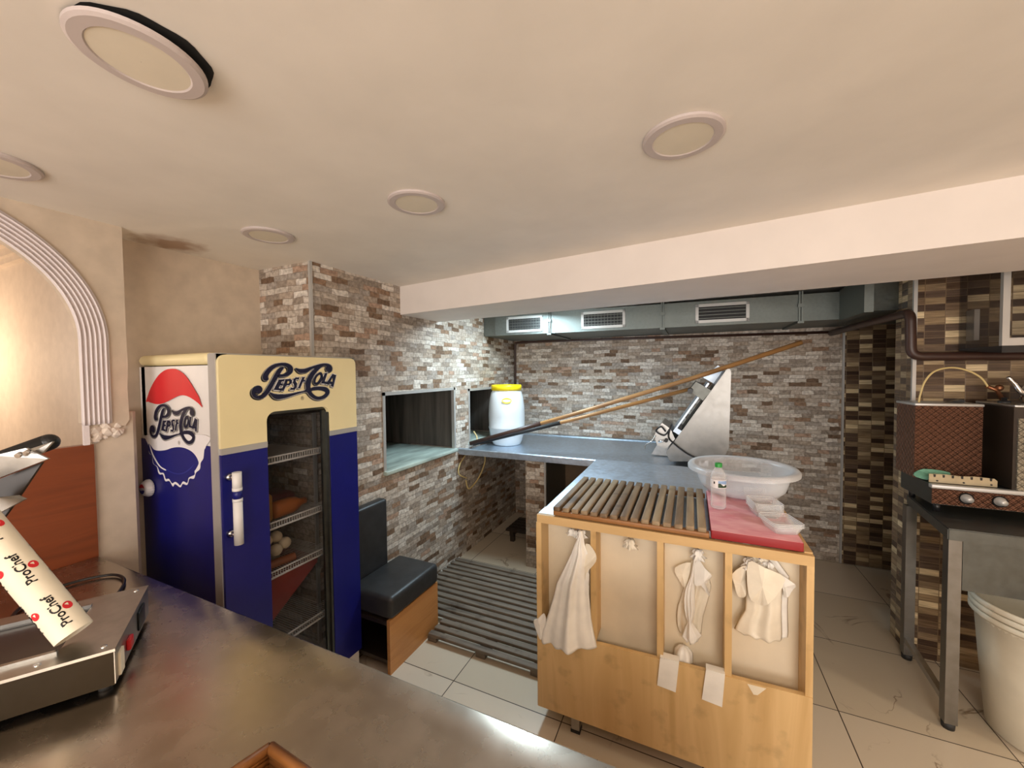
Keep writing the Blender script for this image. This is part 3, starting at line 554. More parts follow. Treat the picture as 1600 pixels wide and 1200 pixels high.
# ================================================================ DUCT AND PIPES
t = thing('ventilation_duct', (-.3, 3.75, 2.0), 'galvanised ventilation duct along the top of the back brick wall', 'duct')
def yd(x): return 3.36+(x+1.72)*(.14/2.68)
bm = BM(); prism(bm, [(-1.72, 3.36), (.96, 3.50), (.965, 3.08), (1.30, 3.16), (1.9, 3.16), (1.9, 4.11), (-1.72, 4.11)], 'z', 2.0, 2.195)
obj('duct_body', bm, M['galv'], t)
bm = BM(); box(bm, -1.865, -1.72, 3.40, 4.1, 2.005, 2.19); obj('end_cap', bm, M['galv'], t)
for x0, x1 in ((-1.60, -1.24), (-.885, -.51), (.03, .402)):
    ym = yd((x0+x1)/2); rot = math.atan(.14/2.68)
    T = lambda p, c=(x0+x1)/2, y=ym: Vector((p.x, p.y+(p.x-c)*.052, p.z))
    z0, z1 = 2.022, 2.170
    bm = BM(); f = .022
    for b in ((x0, x1, z0, z0+f), (x0, x1, z1-f, z1), (x0, x0+f, z0, z1), (x1-f, x1, z0, z1)): box(bm, b[0], b[1], ym-.008, ym+.004, b[2], b[3], T)
    v = obj('vent_frame', bm, M['alu'], t)
    bm = BM(); box(bm, x0+f, x1-f, ym-.003, ym+.002, z0+f, z1-f, T); obj('vent_opening', bm, M['ventdark'], v)
    bm = BM(); n = 4
    for k in range(n): zz = z0+f+(z1-z0-2*f)*(k+.5)/n; box(bm, x0+f, x1-f, ym-.006, ym-.003, zz-.003, zz+.003, T)
    if x0 < 0:
        for k in range(12): xx = x0+f+(x1-x0-2*f)*(k+.5)/12; box(bm, xx-.0015, xx+.0015, ym-.007, ym-.004, z0+f, z1-f, T)
    obj('vent_louvres', bm, M['steel_d'], v)
for x in (-1.16, -.20, .74):
    bm = BM(); y = yd(x)
    box(bm, x-.028, x-.018, y-.018, y+.01, 1.985, 2.215); box(bm, x-.012, x-.002, y-.018, y+.01, 1.985, 2.215)
    box(bm, x-.034, x+.004, y-.026, y-.016, 2.10, 2.125); box(bm, x-.034, x+.004, y-.02, 4.0, 1.984, 1.999)
    obj('flange', bm, M['galv'], t)
bm = BM(); box(bm, .955, 1.0, 3.06, 3.5, 1.99, 2.205); obj('transition', bm, M['galv'], t)
bm = BM(); tube(bm, fillet([(-1.845, 4.1, .96), (-1.845, 4.1, 1.985), (-1.2, 4.1, 1.985), (1.09, 4.1, 1.955)], .04), .012, 10)
tag(obj('gas_pipe', bm, M['brown_pipe']), 'thin brown pipe running up the corner behind the barrel and below the duct', 'pipe')
bm = BM(); tube(bm, fillet([(1.06, 4.07, 1.945), (1.085, 3.5, 1.955), (1.10, 2.885, 1.955), (1.105, 2.885, 1.712), (2.2, 2.885, 1.695)], .05), .024, 12)
tag(obj('gas_pipe', bm, M['brown_pipe']), 'thick dark brown pipe bending round the mosaic-tiled corner', 'pipe')
# hose and fitting under the oven corner
bm = BM()
tube(bm, smoothpath([(-1.84, 3.13, 1.10), (-1.80, 3.12, 1.05), (-1.79, 3.09, 1.0)]), .006, 8)
tube(bm, smoothpath([(-1.85, 2.99, .9), (-1.85, 2.90, .84), (-1.85, 2.88, .76), (-1.83, 2.98, .70)]), .006, 8)
tube(bm, smoothpath([(-1.82, 3.26, .92), (-1.80, 3.27, .80), (-1.81, 3.16, .66), (-1.82, 3.0, .60), (-1.84, 2.98, .68)]), .007, 8)
tag(obj('gas_hose', bm, M['hose']), 'looped yellowish gas hose below the left end of the back counter', 'hose')

# ================================================================ FRIDGE
FX = -1.687; FY0, FY1 = .907, 1.595
t = thing('drinks_fridge', (-1.98, 1.25, 0), 'retro cream and navy glass-door drinks fridge with bottle cap emblem', 'fridge')
bm = BM()
for b in ((-2.296, -1.75, FY0, FY0+.03, .08, 1.69), (-2.28, -1.75, FY1-.03, FY1, .08, 1.69), (-2.28, -2.25, FY0, FY1, .08, 1.69), (-2.28, -1.75, FY0, FY1, .08, .16)): box(bm, *b)
fb = obj('body', bm, M['white_e'], t)
bm = BM(); box(bm, -2.25, -2.243, FY0+.03, FY1-.03, .16, 1.69); box(bm, -2.25, -1.76, FY1-.037, FY1-.03, .16, 1.69); box(bm, -2.25, -1.76, FY0+.03, FY0+.037, .16, 1.69)
for k in range(14): z = .75+k*.04; box(bm, -2.243, -2.238, FY0+.06, FY1-.06, z, z+.006)
obj('lining', bm, M['lining'], t)
bm = BM(); box(bm, -2.25, -1.78, FY0+.03, FY1-.03, 1.45, 1.69); obj('evaporator_housing', bm, M['dark_panel'], t)
obj('blue_side_panel', box(BM(), -2.297, -1.742, FY0-.003, FY0, .08, 1.364), M['blue_e'], t)
bm = BM(); rbox(bm, -2.298, -1.752, FY0-.006, FY1+.006, 1.694, 1.742, .022, 4); obj('lid', bm, M['cream'], t)
# aluminium gasket frame between body and door
bm = BM()
for b in ((-1.75, -1.70, FY0-.004, FY0+.04, .09, 1.735), (-1.75, -1.70, FY1-.04, FY1+.004, .09, 1.735), (-1.75, -1.70, FY0, FY1, 1.69, 1.738), (-1.75, -1.70, FY0, FY1, .09, .16)): box(bm, *b)
obj('door_frame', bm, M['alu'], t)
obj('plinth', box(BM(), -2.26, -1.70, FY0+.01, FY1-.01, 0, .09), M['white_e'], t)
# door skin with rounded window cut out: built as rounded ring
WY0, WY1, WZ0, WZ1 = 1.092, 1.418, .17, 1.485
def rrect(y0, y1, z0, z1, r, k=6):
    out = []
    for cy, cz, a0 in ((y1-r, z1-r, 0), (y0+r, z1-r, PI/2), (y0+r, z0+r, PI), (y1-r, z0+r, 1.5*PI)):
        for i in range(k+1): a = a0+PI/2*i/k; out.append((cy+r*math.cos(a), cz+r*math.sin(a)))
    return out
def doorpart(z0, z1, mat, name, cut_lo, cut_hi, x1=FX, rtop=.0):
    """door panel between z0 and z1 around the window"""
    bm = BM(); xo = x1-.022
    # left and right stiles
    lo = [(FY0, z0), (WY0, z0)]; 
    def clip(pts): return pts
    win = rrect(WY0, WY1, WZ0, WZ1, .04)
    if rtop:  # top piece
        r = rtop; k = 6
        arcR = [(FY1-r+r*math.cos(a), z1-r+r*math.sin(a)) for a in [PI/2*i/k for i in range(k+1)]]
        arcL = [(FY0+r+r*math.cos(a), z1-r+r*math.sin(a)) for a in [PI/2+PI/2*i/k for i in range(k+1)]]
        wr = [p for p in win[:7]]; wl_ = [p for p in win[7:14]]
        ym = (WY0+WY1)/2
        prism(bm, [(WY1, z0), (FY1, z0)]+arcR+[(ym, z1), (ym, WZ1)]+wr[::-1], 'x', xo, x1)
        prism(bm, [(ym, WZ1), (ym, z1)]+arcL+[(FY0, z0), (WY0, z0)]+wl_[::-1], 'x', xo, x1)
    else:
        prism(bm, [(FY0, z0), (FY1, z0), (FY1, z1), (WY1, z1), (WY1, WZ0), (WY0, WZ0), (WY0, z1), (FY0, z1)], 'x', xo, x1)
    return obj(name, bm, mat, t)
dc = doorpart(1.357, 1.732, M['cream'], 'door_upper_panel', 0, 1, rtop=.03)
db = doorpart(.10, 1.332, M['blue_e'], 'door_lower_panel', 0, 0)
for a, b in ((FY0, WY0), (WY1, FY1)): obj('door_band', box(BM(), FX-.022, FX+.003, a, b, 1.332, 1.357), M['alu'], t)
bm = BM()
box(bm, FX-.02, FX-.004, WY1-.012, WY1+.001, WZ0, WZ1-.03); box(bm, FX-.035, FX-.02, WY1-.03, WY1-.012, WZ0, WZ1-.02); box(bm, FX-.03, FX-.02, WY0, WY0+.008, WZ0, WZ1-.02); box(bm, FX-.03, FX-.02, WY0, WY1, WZ1-.014, WZ1)
obj('window_frame', bm, M['steel_d'], t)
obj('window_pane', box(BM(), FX-.030, FX-.026, WY0, WY1, WZ0, WZ1), M['glass'], t)
# handle
bm = BM(); HX, HY = FX+.05, .934
h = thing_h = None
bm = BM(); 
for z0, z1 in ((1.196, 1.264), (.975, 1.155)): tube(bm, [(HX, HY, z0), (HX, HY, z1)], .0165, 20)
for z in (1.196, 1.153): tube(bm, [(HX, HY, z-.006), (HX, HY, z+.006)], .0175, 20)
h = obj('door_handle', bm, M['white_e'], t)
obj('handle_band', tube(BM(), [(HX, HY, 1.155), (HX, HY, 1.196)], .0155, 20), M['blue_e'], h)
for z in (1.24, 1.01):
    bm = BM(); tube(bm, [(FX, HY, z), (HX-.01, HY, z)], .009, 14); tube(bm, [(FX, HY, z), (FX+.012, HY, z)], .018, 16, r2=.010)
    obj('handle_mount', bm, M['chrome'], h)
# shelves
for z in (1.243, .94, .712, .383):
    bm = BM()
    y0, y1 = FY0+.05, FY1-.05; x0, x1 = -2.22, -1.745
    tube(bm, [(x1, y0, z), (x1, y1, z)], .005, 8); tube(bm, [(x1, y0, z+.028), (x1, y1, z+.028)], .004, 8); tube(bm, [(x0, y0, z), (x0, y1, z)], .004, 8)
    n = 46
    for k in range(n+1):
        y = y0+(y1-y0)*k/n; tube(bm, [(x1, y, z), (x0, y, z)], .0018, 5, cap=False); tube(bm, [(x1, y, z), (x1, y, z+.028)], .0015, 5, cap=False)
    obj('wire_shelf', bm, M['white_e'], t)
# printed lettering on the front and side
def FF(a, b, d, off=.0012): return Vector((FX+off+d, a, b))
def FS(a, b, d, off=.0045): return Vector((a, FY0-off-d, b))
def letter_groups(dd):
    sm, sh = dd['smooth'], dd['sharp']
    return [([sm[0]], True), ([sm[1]], True), (sm[2:4], True), ([sh[0]], False), (sh[1:3], False), ([sh[3]], False), ([sh[4]], False), ([sh[5]], False), (sh[6:8], True), ([sh[8]], False), (sh[9:11], False)]
def lettering(dd, fnk, parent, mat, shadow, wd, sd):
    g = letter_groups(dd)
    bm = BM(); bs = BM()
    for loops, s in g:
        join(bm, outline([loops[0]], wd, lambda a, b, d: fnk(a, b, 0, 1), s)); join(bs, outline([loops[0]], wd*1.1, lambda a, b, d: fnk(a, b, 0, 0), s, sd[0], sd[1]))
    obj('lettering_shadow', bs, shadow, parent); obj('lettering_outline', bm, M['white_p'], parent)
    bm = BM()
    for loops, s in g: join(bm, flatshape(loops, lambda a, b, d: fnk(a, b, d, 2), .0004, s))
    obj('lettering', bm, mat, parent)
lettering(D['logo_front'], lambda a, b, d, k: FF(a, b, d, .0008+.0006*k), dc, M['navy'], M['grey_p'], .0032, (-.005, -.004))
for key, fnk, par in (('reg_front', lambda a, b, d: FF(a, b, d, .0012), dc), ('reg_side', lambda a, b, d: FS(a, b, d, .0052), fb)):
    cy, cz = D[key]; bm = BM(); n = 20; ro, ri = .0085, .0072
    for i in range(n):
        a, b = 2*PI*i/n, 2*PI*(i+1)/n
        bm.faces.new([bm.verts.new(fnk(cy+r*math.cos(q), cz+r*math.sin(q), 0)) for r, q in ((ri, a), (ro, a), (ro, b), (ri, b))])
    sg = 1
    join(bm, textmesh('R', .012, lambda a, b, d: fnk(cy+a*sg, cz+b, d*.1)))
    obj('registered_mark', bm, M['navy'] if par is dc else M['grey_p'], par)
# side emblem
emb = obj('bottle_cap_emblem', flatshape([D['cap_white']], lambda a, b, d: FS(a, b, d, .0038), .0004), M['white_p'], t)
obj('emblem_red', flatshape([D['cap_red']], lambda a, b, d: FS(a, b, d, .0044), .0004), M['red_p'], emb)
obj('emblem_blue', flatshape([D['cap_blue']], lambda a, b, d: FS(a, b, d, .0044), .0004), M['blue_p'], emb)
obj('emblem_highlight', flatshape([D['cap_stripe']], lambda a, b, d: FS(a, b, d, .0050), .0004), M['white_p'], emb)
obj('emblem_rim', flatshape([D['cap_ring']], lambda a, b, d: FS(a, b, d, .0050), .0004), plain('rim_blue', sr(34, 44, 140), .4), emb)
lettering(D['logo_side'], lambda a, b, d, k: FS(a, b, d, .0046+.0006*k), emb, M['navy'], M['grey_p'], .0022, (-.003, -.003))
# bottle-cap opener knob
bm = BM(); kc = Vector((-2.222, FY0-.006, 1.145))
def TK(p): return Vector((kc.x+p.x, kc.y-p.z, kc.z+p.y))
lathe(bm, [(.034, 0), (.037, .004), (.037, .012), (.031, .026), (.026, .030), (.0005, .031)], 0, 0, 84, wob=lambda a, h: (.05*math.sin(21*a) if h < .02 else 0), T=TK)
kn = obj('cap_knob', bm, M['white_p'], t)
def kface(pts, mat, nm): obj(nm, flatshape([pts], lambda a, b, d: TK(Vector((a, b, .0318+d))), .0004), mat, kn)
kface([(.022*math.cos(a), .022*math.sin(a)) for a in [PI*.08+PI*.84*i/10 for i in range(11)]]+[(-.01, .004), (.01, .008)], M['red_p'], 'cap_red')
kface([(.022*math.cos(a), .022*math.sin(a)) for a in [PI*1.08+PI*.84*i/10 for i in range(11)]]+[(.01, -.004), (-.01, -.008)], M['blue_p'], 'cap_blue')
# things in the fridge
bm = BM(); rbox(bm, -2.10, -1.80, 1.0, 1.19, .948, 1.085, .02); tag(obj('plastic_tub', bm, clear('amber_tub', sr(190, 140, 70), .3, .6)), 'cloudy amber plastic tub on the second fridge shelf', 'container')
bm = BM(); lathe(bm, [(.0005, 0), (.040, .004), (.043, .02), (.043, .10), (.036, .13), (.020, .155), (.018, .185), (.0005, .188)], 0, 0, 24, T=lambda p: Vector((-1.84+.02*p.x+p.y*.98, 1.195+p.z, .99+p.x*.98)))
b_ = obj('sauce_bottle', bm, M['brownglass']); tag(b_, 'brown plastic bottle lying on the second fridge shelf', 'bottle')
bm = BM(); rbox(bm, -2.1, -1.92, 1.2, 1.40, .948, 1.03, .03); tag(obj('meat_packet', bm, plain('dark_red_meat', sr(96, 30, 34), .4)), 'dark red packet behind the brown bottle in the fridge', 'packet')
egg0 = None
for k, (dx, dy, dz, w_) in enumerate(((0, 0, 0, 'lowest'), (-.01, .052, .012, 'rightmost'), (-.04, .028, .045, 'topmost'), (-.045, -.018, .04, 'leftmost'))):
    if egg0 is None:
        bm = BM(); bmesh.ops.create_icosphere(bm, subdivisions=3, radius=.029)
        for v in bm.verts: v.co = Vector((v.co.x, v.co.y, v.co.z*.95+.028))
        for f in bm.faces: f.smooth = True
        egg0 = obj('dough_ball', bm, M['egg'], None); q = egg0
    else: q = egg0.copy(); COL.objects.link(q)
    q.location = (-1.80+dx, 1.19+dy, .785+dz)
    tag(q, 'pale round ball in the fridge, %s of the four' % w_, 'food', 'pale round balls on the third fridge shelf')
bm = BM(); rbox(bm, -2.05, -1.88, 1.08, 1.27, .718, .785, .012); tag(obj('foil_tray', bm, clear('cloudy_tray', sr(170, 160, 140), .3, .5)), 'cloudy plastic tray under the pale balls in the fridge', 'tray')
bm = BM(); tube(bm, [(-1.80, 1.285, .742), (-1.84, 1.12, .738)], .020, 18, cap=False); tube(bm, [(-1.80, 1.283, .742), (-1.84, 1.12, .738)], .014, 18)
tag(obj('sausage_roll', bm, plain('brown_sausage', sr(150, 84, 50), .45)), 'brown roll lying on the third fridge shelf', 'food')
bm = BM(); prism(bm, [(1.02, .40), (1.04, .395), (1.415, .655), (1.415, .69), (1.02, .69)], 'x', -2.15, -1.80); tag(obj('red_tray', bm, plain('dull_red_plastic', sr(150, 50, 42), .5)), 'slanting red plastic tray below the third fridge shelf', 'tray')

# ================================================================ BENCH
t = thing('upholstered_bench', (-1.66, 1.82, 0), 'short black upholstered bench with wooden panel beside the fridge', 'bench')
bm = BM(); rbox(bm, -1.86, -1.79, 1.62, 1.935, .40, .84, .02, 3); obj('backrest', bm, M['leather'], t)
bm = BM(); rbox(bm, -1.80, -1.475, 1.60, 2.045, .30, .425, .028, 4); obj('seat', bm, M['leather'], t)
obj('side_panel', box(BM(), -1.505, -1.485, 1.60, 2.04, 0, .30), M['beech'], t)
bm = BM(); box(bm, -1.86, -1.505, 2.02, 2.04, 0, .30); box(bm, -1.86, -1.505, 1.60, 2.02, .27, .295); box(bm, -1.86, -1.84, 1.60, 2.02, 0, .27); box(bm, -1.84, -1.505, 1.6, 2.02, .06, .08)
obj('carcass', bm, M['dark_panel'], t)

# ================================================================ FLOOR GRATINGS
t = thing('floor_grating', (-1.2, 2.35, 0), 'weathered wooden slatted duckboard on the floor beside the island', 'duckboard')
bm = BM(); n = 15
for k in range(n):
    y = 1.93+.87*k/(n-1); x0 = -1.47 if y < 2.08 else -1.845
    rbox(bm, x0+.01*random.random(), -.70, y-.021, y+.019, .028, .048, .004, 2)
obj('slats', bm, M['pallet'], t)
for x in (-1.44, -1.1, -.76): obj('batten', box(BM(), x-.03, x+.03, 1.91, 2.82, .001, .029), M['pallet'], t)
t = thing('wooden_trolley', (-1.45, 3.55, 0), 'small brown wooden platform on the floor under the back counter', 'platform')
bm = BM()
for k in range(5): y = 3.38+k*.07; box(bm, -1.64, -1.275, y, y+.055, .10, .12)
obj('slats', bm, M['dark_panel'], t)
bm = BM(); box(bm, -1.60, -1.56, 3.38, 3.71, .06, .10); obj('batten', bm, M['dark_panel'], t); obj('batten', box(BM(), -1.33, -1.29, 3.38, 3.71, .06, .10), M['dark_panel'], t)
for x, y in ((-1.58, 3.41), (-1.31, 3.41), (-1.58, 3.68), (-1.31, 3.68)): obj('foot', box(BM(), x-.02, x+.02, y-.02, y+.02, 0, .06), M['dark_panel'], t)

# ================================================================ BACK COUNTER
t = thing('back_counter', (-.9, 3.5, 0), 'long stainless worktop with raised rim in front of the back brick wall', 'counter')
bm = BM(); X0, X1 = -1.868, .20
prism(bm, [(2.90, .94), (2.90, .976), (2.906, .982), (2.93, .982), (2.94, .976), (2.985, .938), (4.05, .938), (4.06, .95), (4.125, .95), (4.125, .925), (2.915, .925), (2.915, .94)], 'x', X0, X1)
obj('worktop', bm, M['steel_b'], t)
bm = BM(); box(bm, -1.265, -1.09, 3.0, 3.03, 0, .925); box(bm, -1.265, -1.25, 3.03, 3.6, 0, .925); obj('stone_pier', bm, M['stone_b'], t)
obj('pier_side', box(BM(), -1.25, -1.085, 3.03, 3.6, 0, .925), M['steel_d'], t)
bm = BM(); box(bm, -1.096, -1.082, 2.992, 3.006, 0, .925); obj('pier_edge_strip', bm, M['alu'], t)
obj('rear_panel', box(BM(), -1.085, .18, 3.55, 3.58, 0, .925), plain('brown_panel', sr(120, 98, 76), .4), t)
bm = BM(); box(bm, .16, .20, 2.93, 2.97, 0, .925); obj('leg', bm, M['steel'], t); obj('leg', box(BM(), .16, .20, 4.06, 4.10, 0, .925), M['steel'], t)

# barrel
t = thing('white_barrel', (-1.655, 3.46, .939), 'white plastic barrel with yellow screw lid on the back counter', 'barrel')
bm = BM(); z = .939; cx, cy = -1.655, 3.46
lathe(bm, [(.0005, z), (.125, z), (.135, z+.006), (.150, z+.04), (.166, z+.10), (.176, z+.165), (.179, z+.17), (.179, z+.176), (.176, z+.182), (.179, z+.28), (.176, z+.37), (.166, z+.45), (.150, z+.51), (.135, z+.535), (.135, z+.56)], cx, cy, 56)
obj('drum', bm, M['barrel'], t)
bm = BM(); lathe(bm, [(.138, z+.532), (.148, z+.535), (.150, z+.575), (.144, z+.586), (.120, z+.586), (.115, z+.578), (.0005, z+.578)], cx, cy, 96, wob=lambda a, h: .006*math.sin(48*a) if h < z+.58 else 0)
obj('lid', bm, M['yellow'], t)
bm = BM(); aa = math.radians(-64)
def ellp(u_, v_, k):
    a = aa+u_/.182; return Vector((cx+(.180+k)*math.cos(a), cy+(.180+k)*math.sin(a), z+.44+v_))
bm.faces.new([bm.verts.new(ellp(.048*math.cos(q), .026*math.sin(q), .0)) for q in [2*PI*i/24 for i in range(24)]])
s_ = obj('oval_label', bm, M['yellow'], t)
for v in s_.data.vertices: pass
bm = BM(); bm.faces.new([bm.verts.new(ellp(.040*math.cos(q), .013*math.sin(q), .0012)) for q in [2*PI*i/24 for i in range(24)]])
obj('label_panel', bm, M['white_p'], s_)

# long wooden sticks
bm = BM(); tube(bm, [(-1.80, 3.00, 1.012), (-.9, 3.10, 1.29), (0.0, 3.22, 1.585), (.70, 3.32, 1.835)], .017, 14)
t = thing('peel_pole', (-.5, 3.1, .98), 'long wooden pole leaning from oven corner over the dough machine, upper one', 'pole', 'long poles leaning on the dough machine')
obj('shaft', bm, M['pole'], t)
bm = BM(); tube(bm, [(-1.80, 3.00, 1.012), (-1.15, 3.072, 1.213)], .0185, 14); obj('dark_end', bm, M['brown_pipe'], t)
t = thing('peel_pole', (-.9, 3.1, .98), 'shorter wooden pole lying just below the longer leaning pole', 'pole', 'long poles leaning on the dough machine')
bm = BM(); tube(bm, [(-1.80, 3.05, .998), (-.9, 3.15, 1.245), (.05, 3.30, 1.52)], .015, 14); obj('shaft', bm, M['pole'], t)
bm = BM(); tube(bm, [(-1.80, 3.05, .998), (-1.0, 3.14, 1.217)], .0165, 14); obj('dark_end', bm, M['blackrub'], t)

# ================================================================ DOUGH ROLLING MACHINE
t = thing('dough_sheeter', (.04, 3.35, .939), 'stainless dough rolling machine with slanted chute on the back counter', 'dough machine')
P0 = D['plate']
bm = BM(); prism(bm, P0, 'y', 3.12, 3.14); bmesh.ops.bevel(bm, geom=bm.edges[:], offset=.004, segments=2, affect='EDGES'); obj('side_plate', bm, M['steel_m'], t)
bm = BM(); prism(bm, P0, 'y', 3.50, 3.52); obj('side_plate', bm, M['steel_m'], t)
# chute parallel to the slanted edge
def onedge(f, off): # point along slanted edge, off = perpendicular to the left
    a = Vector((-.17, 1.031)); b = Vector((.23, 1.657)); d = (b-a).normalized(); n = Vector((-d.y, d.x)); p = a+(b-a)*f+n*off; return (p.x, p.y)
bm = BM(); prism(bm, [onedge(.02, .0), onedge(.98, 0), onedge(.98, -.02), onedge(.02, -.02)], 'y', 3.14, 3.50); obj('chute_back', bm, M['black'], t)
bm = BM(); prism(bm, [onedge(.22, .036), onedge(.80, .036), onedge(.80, .048), onedge(.22, .048)], 'y', 3.13, 3.50); 
prism(bm, [onedge(.22, .0), onedge(.27, .0), onedge(.27, .036), onedge(.22, .036)], 'y', 3.13, 3.50); obj('chute', bm, M['steel_b'], t)
bm = BM(); prism(bm, D['m_up'], 'y', 3.10, 3.46); u_ = obj('upper_roller_housing', bm, M['steel_d'], t)
bm = BM(); tube(bm, [(-.005, 3.04, 1.50), (-.005, 3.12, 1.505)], .018, 16); obj('knob', bm, M['black'], u_)
bm = BM(); prism(bm, [onedge(.82, .0), onedge(1.0, .0), onedge(1.0, .05), onedge(.82, .09)], 'y', 3.40, 3.50); obj('feed_guard', bm, M['steel_b'], t)
bm = BM()
for f in (.86, .95): p = onedge(f, -.01); tube(bm, [(p[0], 3.13, p[1]), (p[0], 3.5, p[1])], .009, 10)
p = onedge(.74, .02)
obj('roller', bm, M['chrome'], t)
bm = BM(); prism(bm, D['m_low'], 'y', 3.09, 3.42); l_ = obj('lower_roller_housing', bm, M['steel'], t)
bm = BM(); tube(bm, [(-.165, 3.04, 1.135), (-.165, 3.10, 1.135)], .013, 14); obj('knob', bm, M['black'], l_)
bm = BM(); tube(bm, [(-.22, 3.06, 1.12), (-.165, 3.06, 1.135)], .007, 10); obj('lever', bm, M['chrome'], l_)
bm = BM(); prism(bm, [(-.30, .95), (-.10, .945), (-.12, 1.06), (-.24, 1.06)], 'y', 3.42, 3.46); obj('foot', bm, M['steel'], t)
bm = BM(); tube(bm, smoothpath([(-.17, 3.06, 1.20), (-.20, 3.05, 1.235), (-.235, 3.06, 1.20), (-.18, 3.07, 1.17), (-.14, 3.07, 1.22), (-.13, 3.07, 1.25), (-.15, 3.07, 1.16), (-.10, 3.08, 1.10), (-.02, 3.09, 1.04), (.09, 3.10, .99)]), .006, 8)
obj('power_cord', bm, M['black'], t)
bm = BM(); box(bm, .055, .115, 3.112, 3.116, .955, .995); lb = obj('rating_plate', bm, M['white_p'], t)
obj('plate_mark', box(BM(), .068, .084, 3.109, 3.1125, .975, .988), M['black'], lb)
bm = BM(); tube(bm, smoothpath([(-.24, 3.08, 1.16), (-.27, 3.06, 1.12), (-.31, 3.06, 1.09), (-.315, 3.06, 1.06)]), .004, 6); obj('wire', bm, M['steel'], t)

# ================================================================ ISLAND
IX0, IX1, IY = -.645, .395, 1.66
t = thing('prep_island', (-.12, 2.3, 0), 'birch-fronted prep island with steel top and open bag compartments', 'island counter')
obj('steel_top', rbox(BM(), IX0, IX1-.002, 1.77, 2.895, .958, .990, .004, 2), M['steel_b'], t)
obj('top_edge_strip', box(BM(), IX0, -.40, IY+.024, 1.768, .960, .992), M['steel_b'], t)
bm = BM(); box(bm, IX0, IX1, IY, IY+.022, .955, .992); box(bm, .37, IX1, IY+.022, 2.4, .992, .997); obj('top_rail', bm, M['birch_x'], t)
obj('side_panel', box(BM(), IX0-.004, IX0+.020, IY, 2.0, .085, .955), M['birch'], t)
obj('side_panel', box(BM(), IX1-.022, IX1, IY, 2.0, .085, .955), M['birch'], t)
for x in (-.385, -.112, .132): obj('divider', box(BM(), x-.012, x+.012, IY+.004, IY+.10, .47, .955), M['birch'], t)
bm = BM()
for x0, x1 in ((IX0+.02, IX1-.022),): box(bm, x0, x1, IY+.10, IY+.112, .40, .955)
obj('backing_board', bm, M['backboard'], t)
bm = BM(); prism(bm, [(IX0+.0, .086), (IX1-.0, .086), (IX1-.0, .485), (-.35, .462), (IX0, .44)], 'y', IY-.002, IY+.018); obj('kick_board', bm, M['birch'], t)
bm = BM(); box(bm, IX0+.02, IX1-.02, IY+.018, 2.0, .085, .10); obj('bottom_board', bm, M['birch_x'], t)
for x, y in ((-.475, 1.70), (.32, 1.75), (-.475, 2.84), (.32, 2.84)):
    lg = obj('leg', box(BM(), x-.019, x+.019, y-.019, y+.019, .012, .0845 if y < 2 else .957), M['steel'], t)
    obj('rubber_foot', box(BM(), x-.021, x+.021, y-.021, y+.021, 0, .014), M['blackrub'], lg)
# tape tabs / hooks
for k in ('h1', 'h2', 'h3', 'h4'):
    x, y, zz = D[k]; bm = BM(); prism(bm, [(x-.035, zz+.012), (x+.02, zz+.014), (x+.018, zz-.012), (x-.005, zz-.014), (x-.012, zz+.004)], 'y', IY+.085, IY+.10)
    tube(bm, [(x, IY+.09, zz), (x, IY+.03, zz-.002), (x, IY+.025, zz+.008)], .003, 6)
    obj('hook', bm, M['hookblue'], t)

# hanging bags
def drape(bm, rows, y0, depth, folds, seed, amp=.017):
    """bag from (left,right) edge pairs top to bottom; front bulges towards -y in folds"""
    n = 26; rg = random.Random(seed); ph = [rg.random()*6 for _ in range(4)]
    R = []
    for j in range(len(rows)-1):
        for s in range(3):
            q = s/3; a, b = rows[j], rows[j+1]
            R.append([[a[k][c]*(1-q)+b[k][c]*q for c in (0, 1)] for k in (0, 1)])
    R.append(rows[-1]); m = len(R); G = []
    for j, (l, r) in enumerate(R):
        v = j/(m-1); row = []
        for i in range(2*n):
            if i <= n: u = i/n; front = 1
            else: u = (2*n-i)/n; front = 0
            x = l[0]*(1-u)+r[0]*u; z_ = l[1]*(1-u)+r[1]*u
            wdt = abs(r[0]-l[0])
            e = math.sin(PI*u)**.6
            if front:
                yy = y0-depth*e*(.25+.75*v)-min(amp, wdt*.12)*e*(math.sin(folds*PI*u+ph[0]+v*1.3)+.6*math.sin(folds*2.3*PI*u+ph[1]-v*2)+.4*math.sin(9*v+5*u+ph[2]))
            else: yy = y0+.002*e
            if j == m-1: z_ += .004*math.sin(7*PI*u+ph[3])
            row.append(bm.verts.new((x, yy, z_)))
        G.append(row)
    for a, b in zip(G, G[1:]):
        for i in range(2*n): bm.faces.new([a[i], a[(i+1) % (2*n)], b[(i+1) % (2*n)], b[i]]).smooth = True
    bm.faces.new(G[0]); bm.faces.new(G[-1][::-1]); return bm
def flap(bm, pts, y0, tilt=.012, th=.003):
    """folded piece of film: polygon with a crease, free corners lifted"""
    cx = sum(p[0] for p in pts)/len(pts); cz = sum(p[1] for p in pts)/len(pts)
    sm = smoothpath([(p[0], p[1], 0) for p in pts], 3, True); n = len(sm)
    F = [bm.verts.new((p.x, y0-tilt*math.sin(3.1*i*PI/n)**2, p.y)) for i, p in enumerate(sm)]; B = [bm.verts.new((v.co.x, v.co.y+th, v.co.z)) for v in F]
    c = bm.verts.new((cx, y0-tilt*1.3, cz)); c2 = bm.verts.new((cx, y0-tilt*1.3+th, cz))
    for i in range(n):
        k = (i+1) % n; bm.faces.new([F[i], F[k], c]); bm.faces.new([B[k], B[i], c2]); bm.faces.new([F[i], B[i], B[k], F[k]])
    return bm
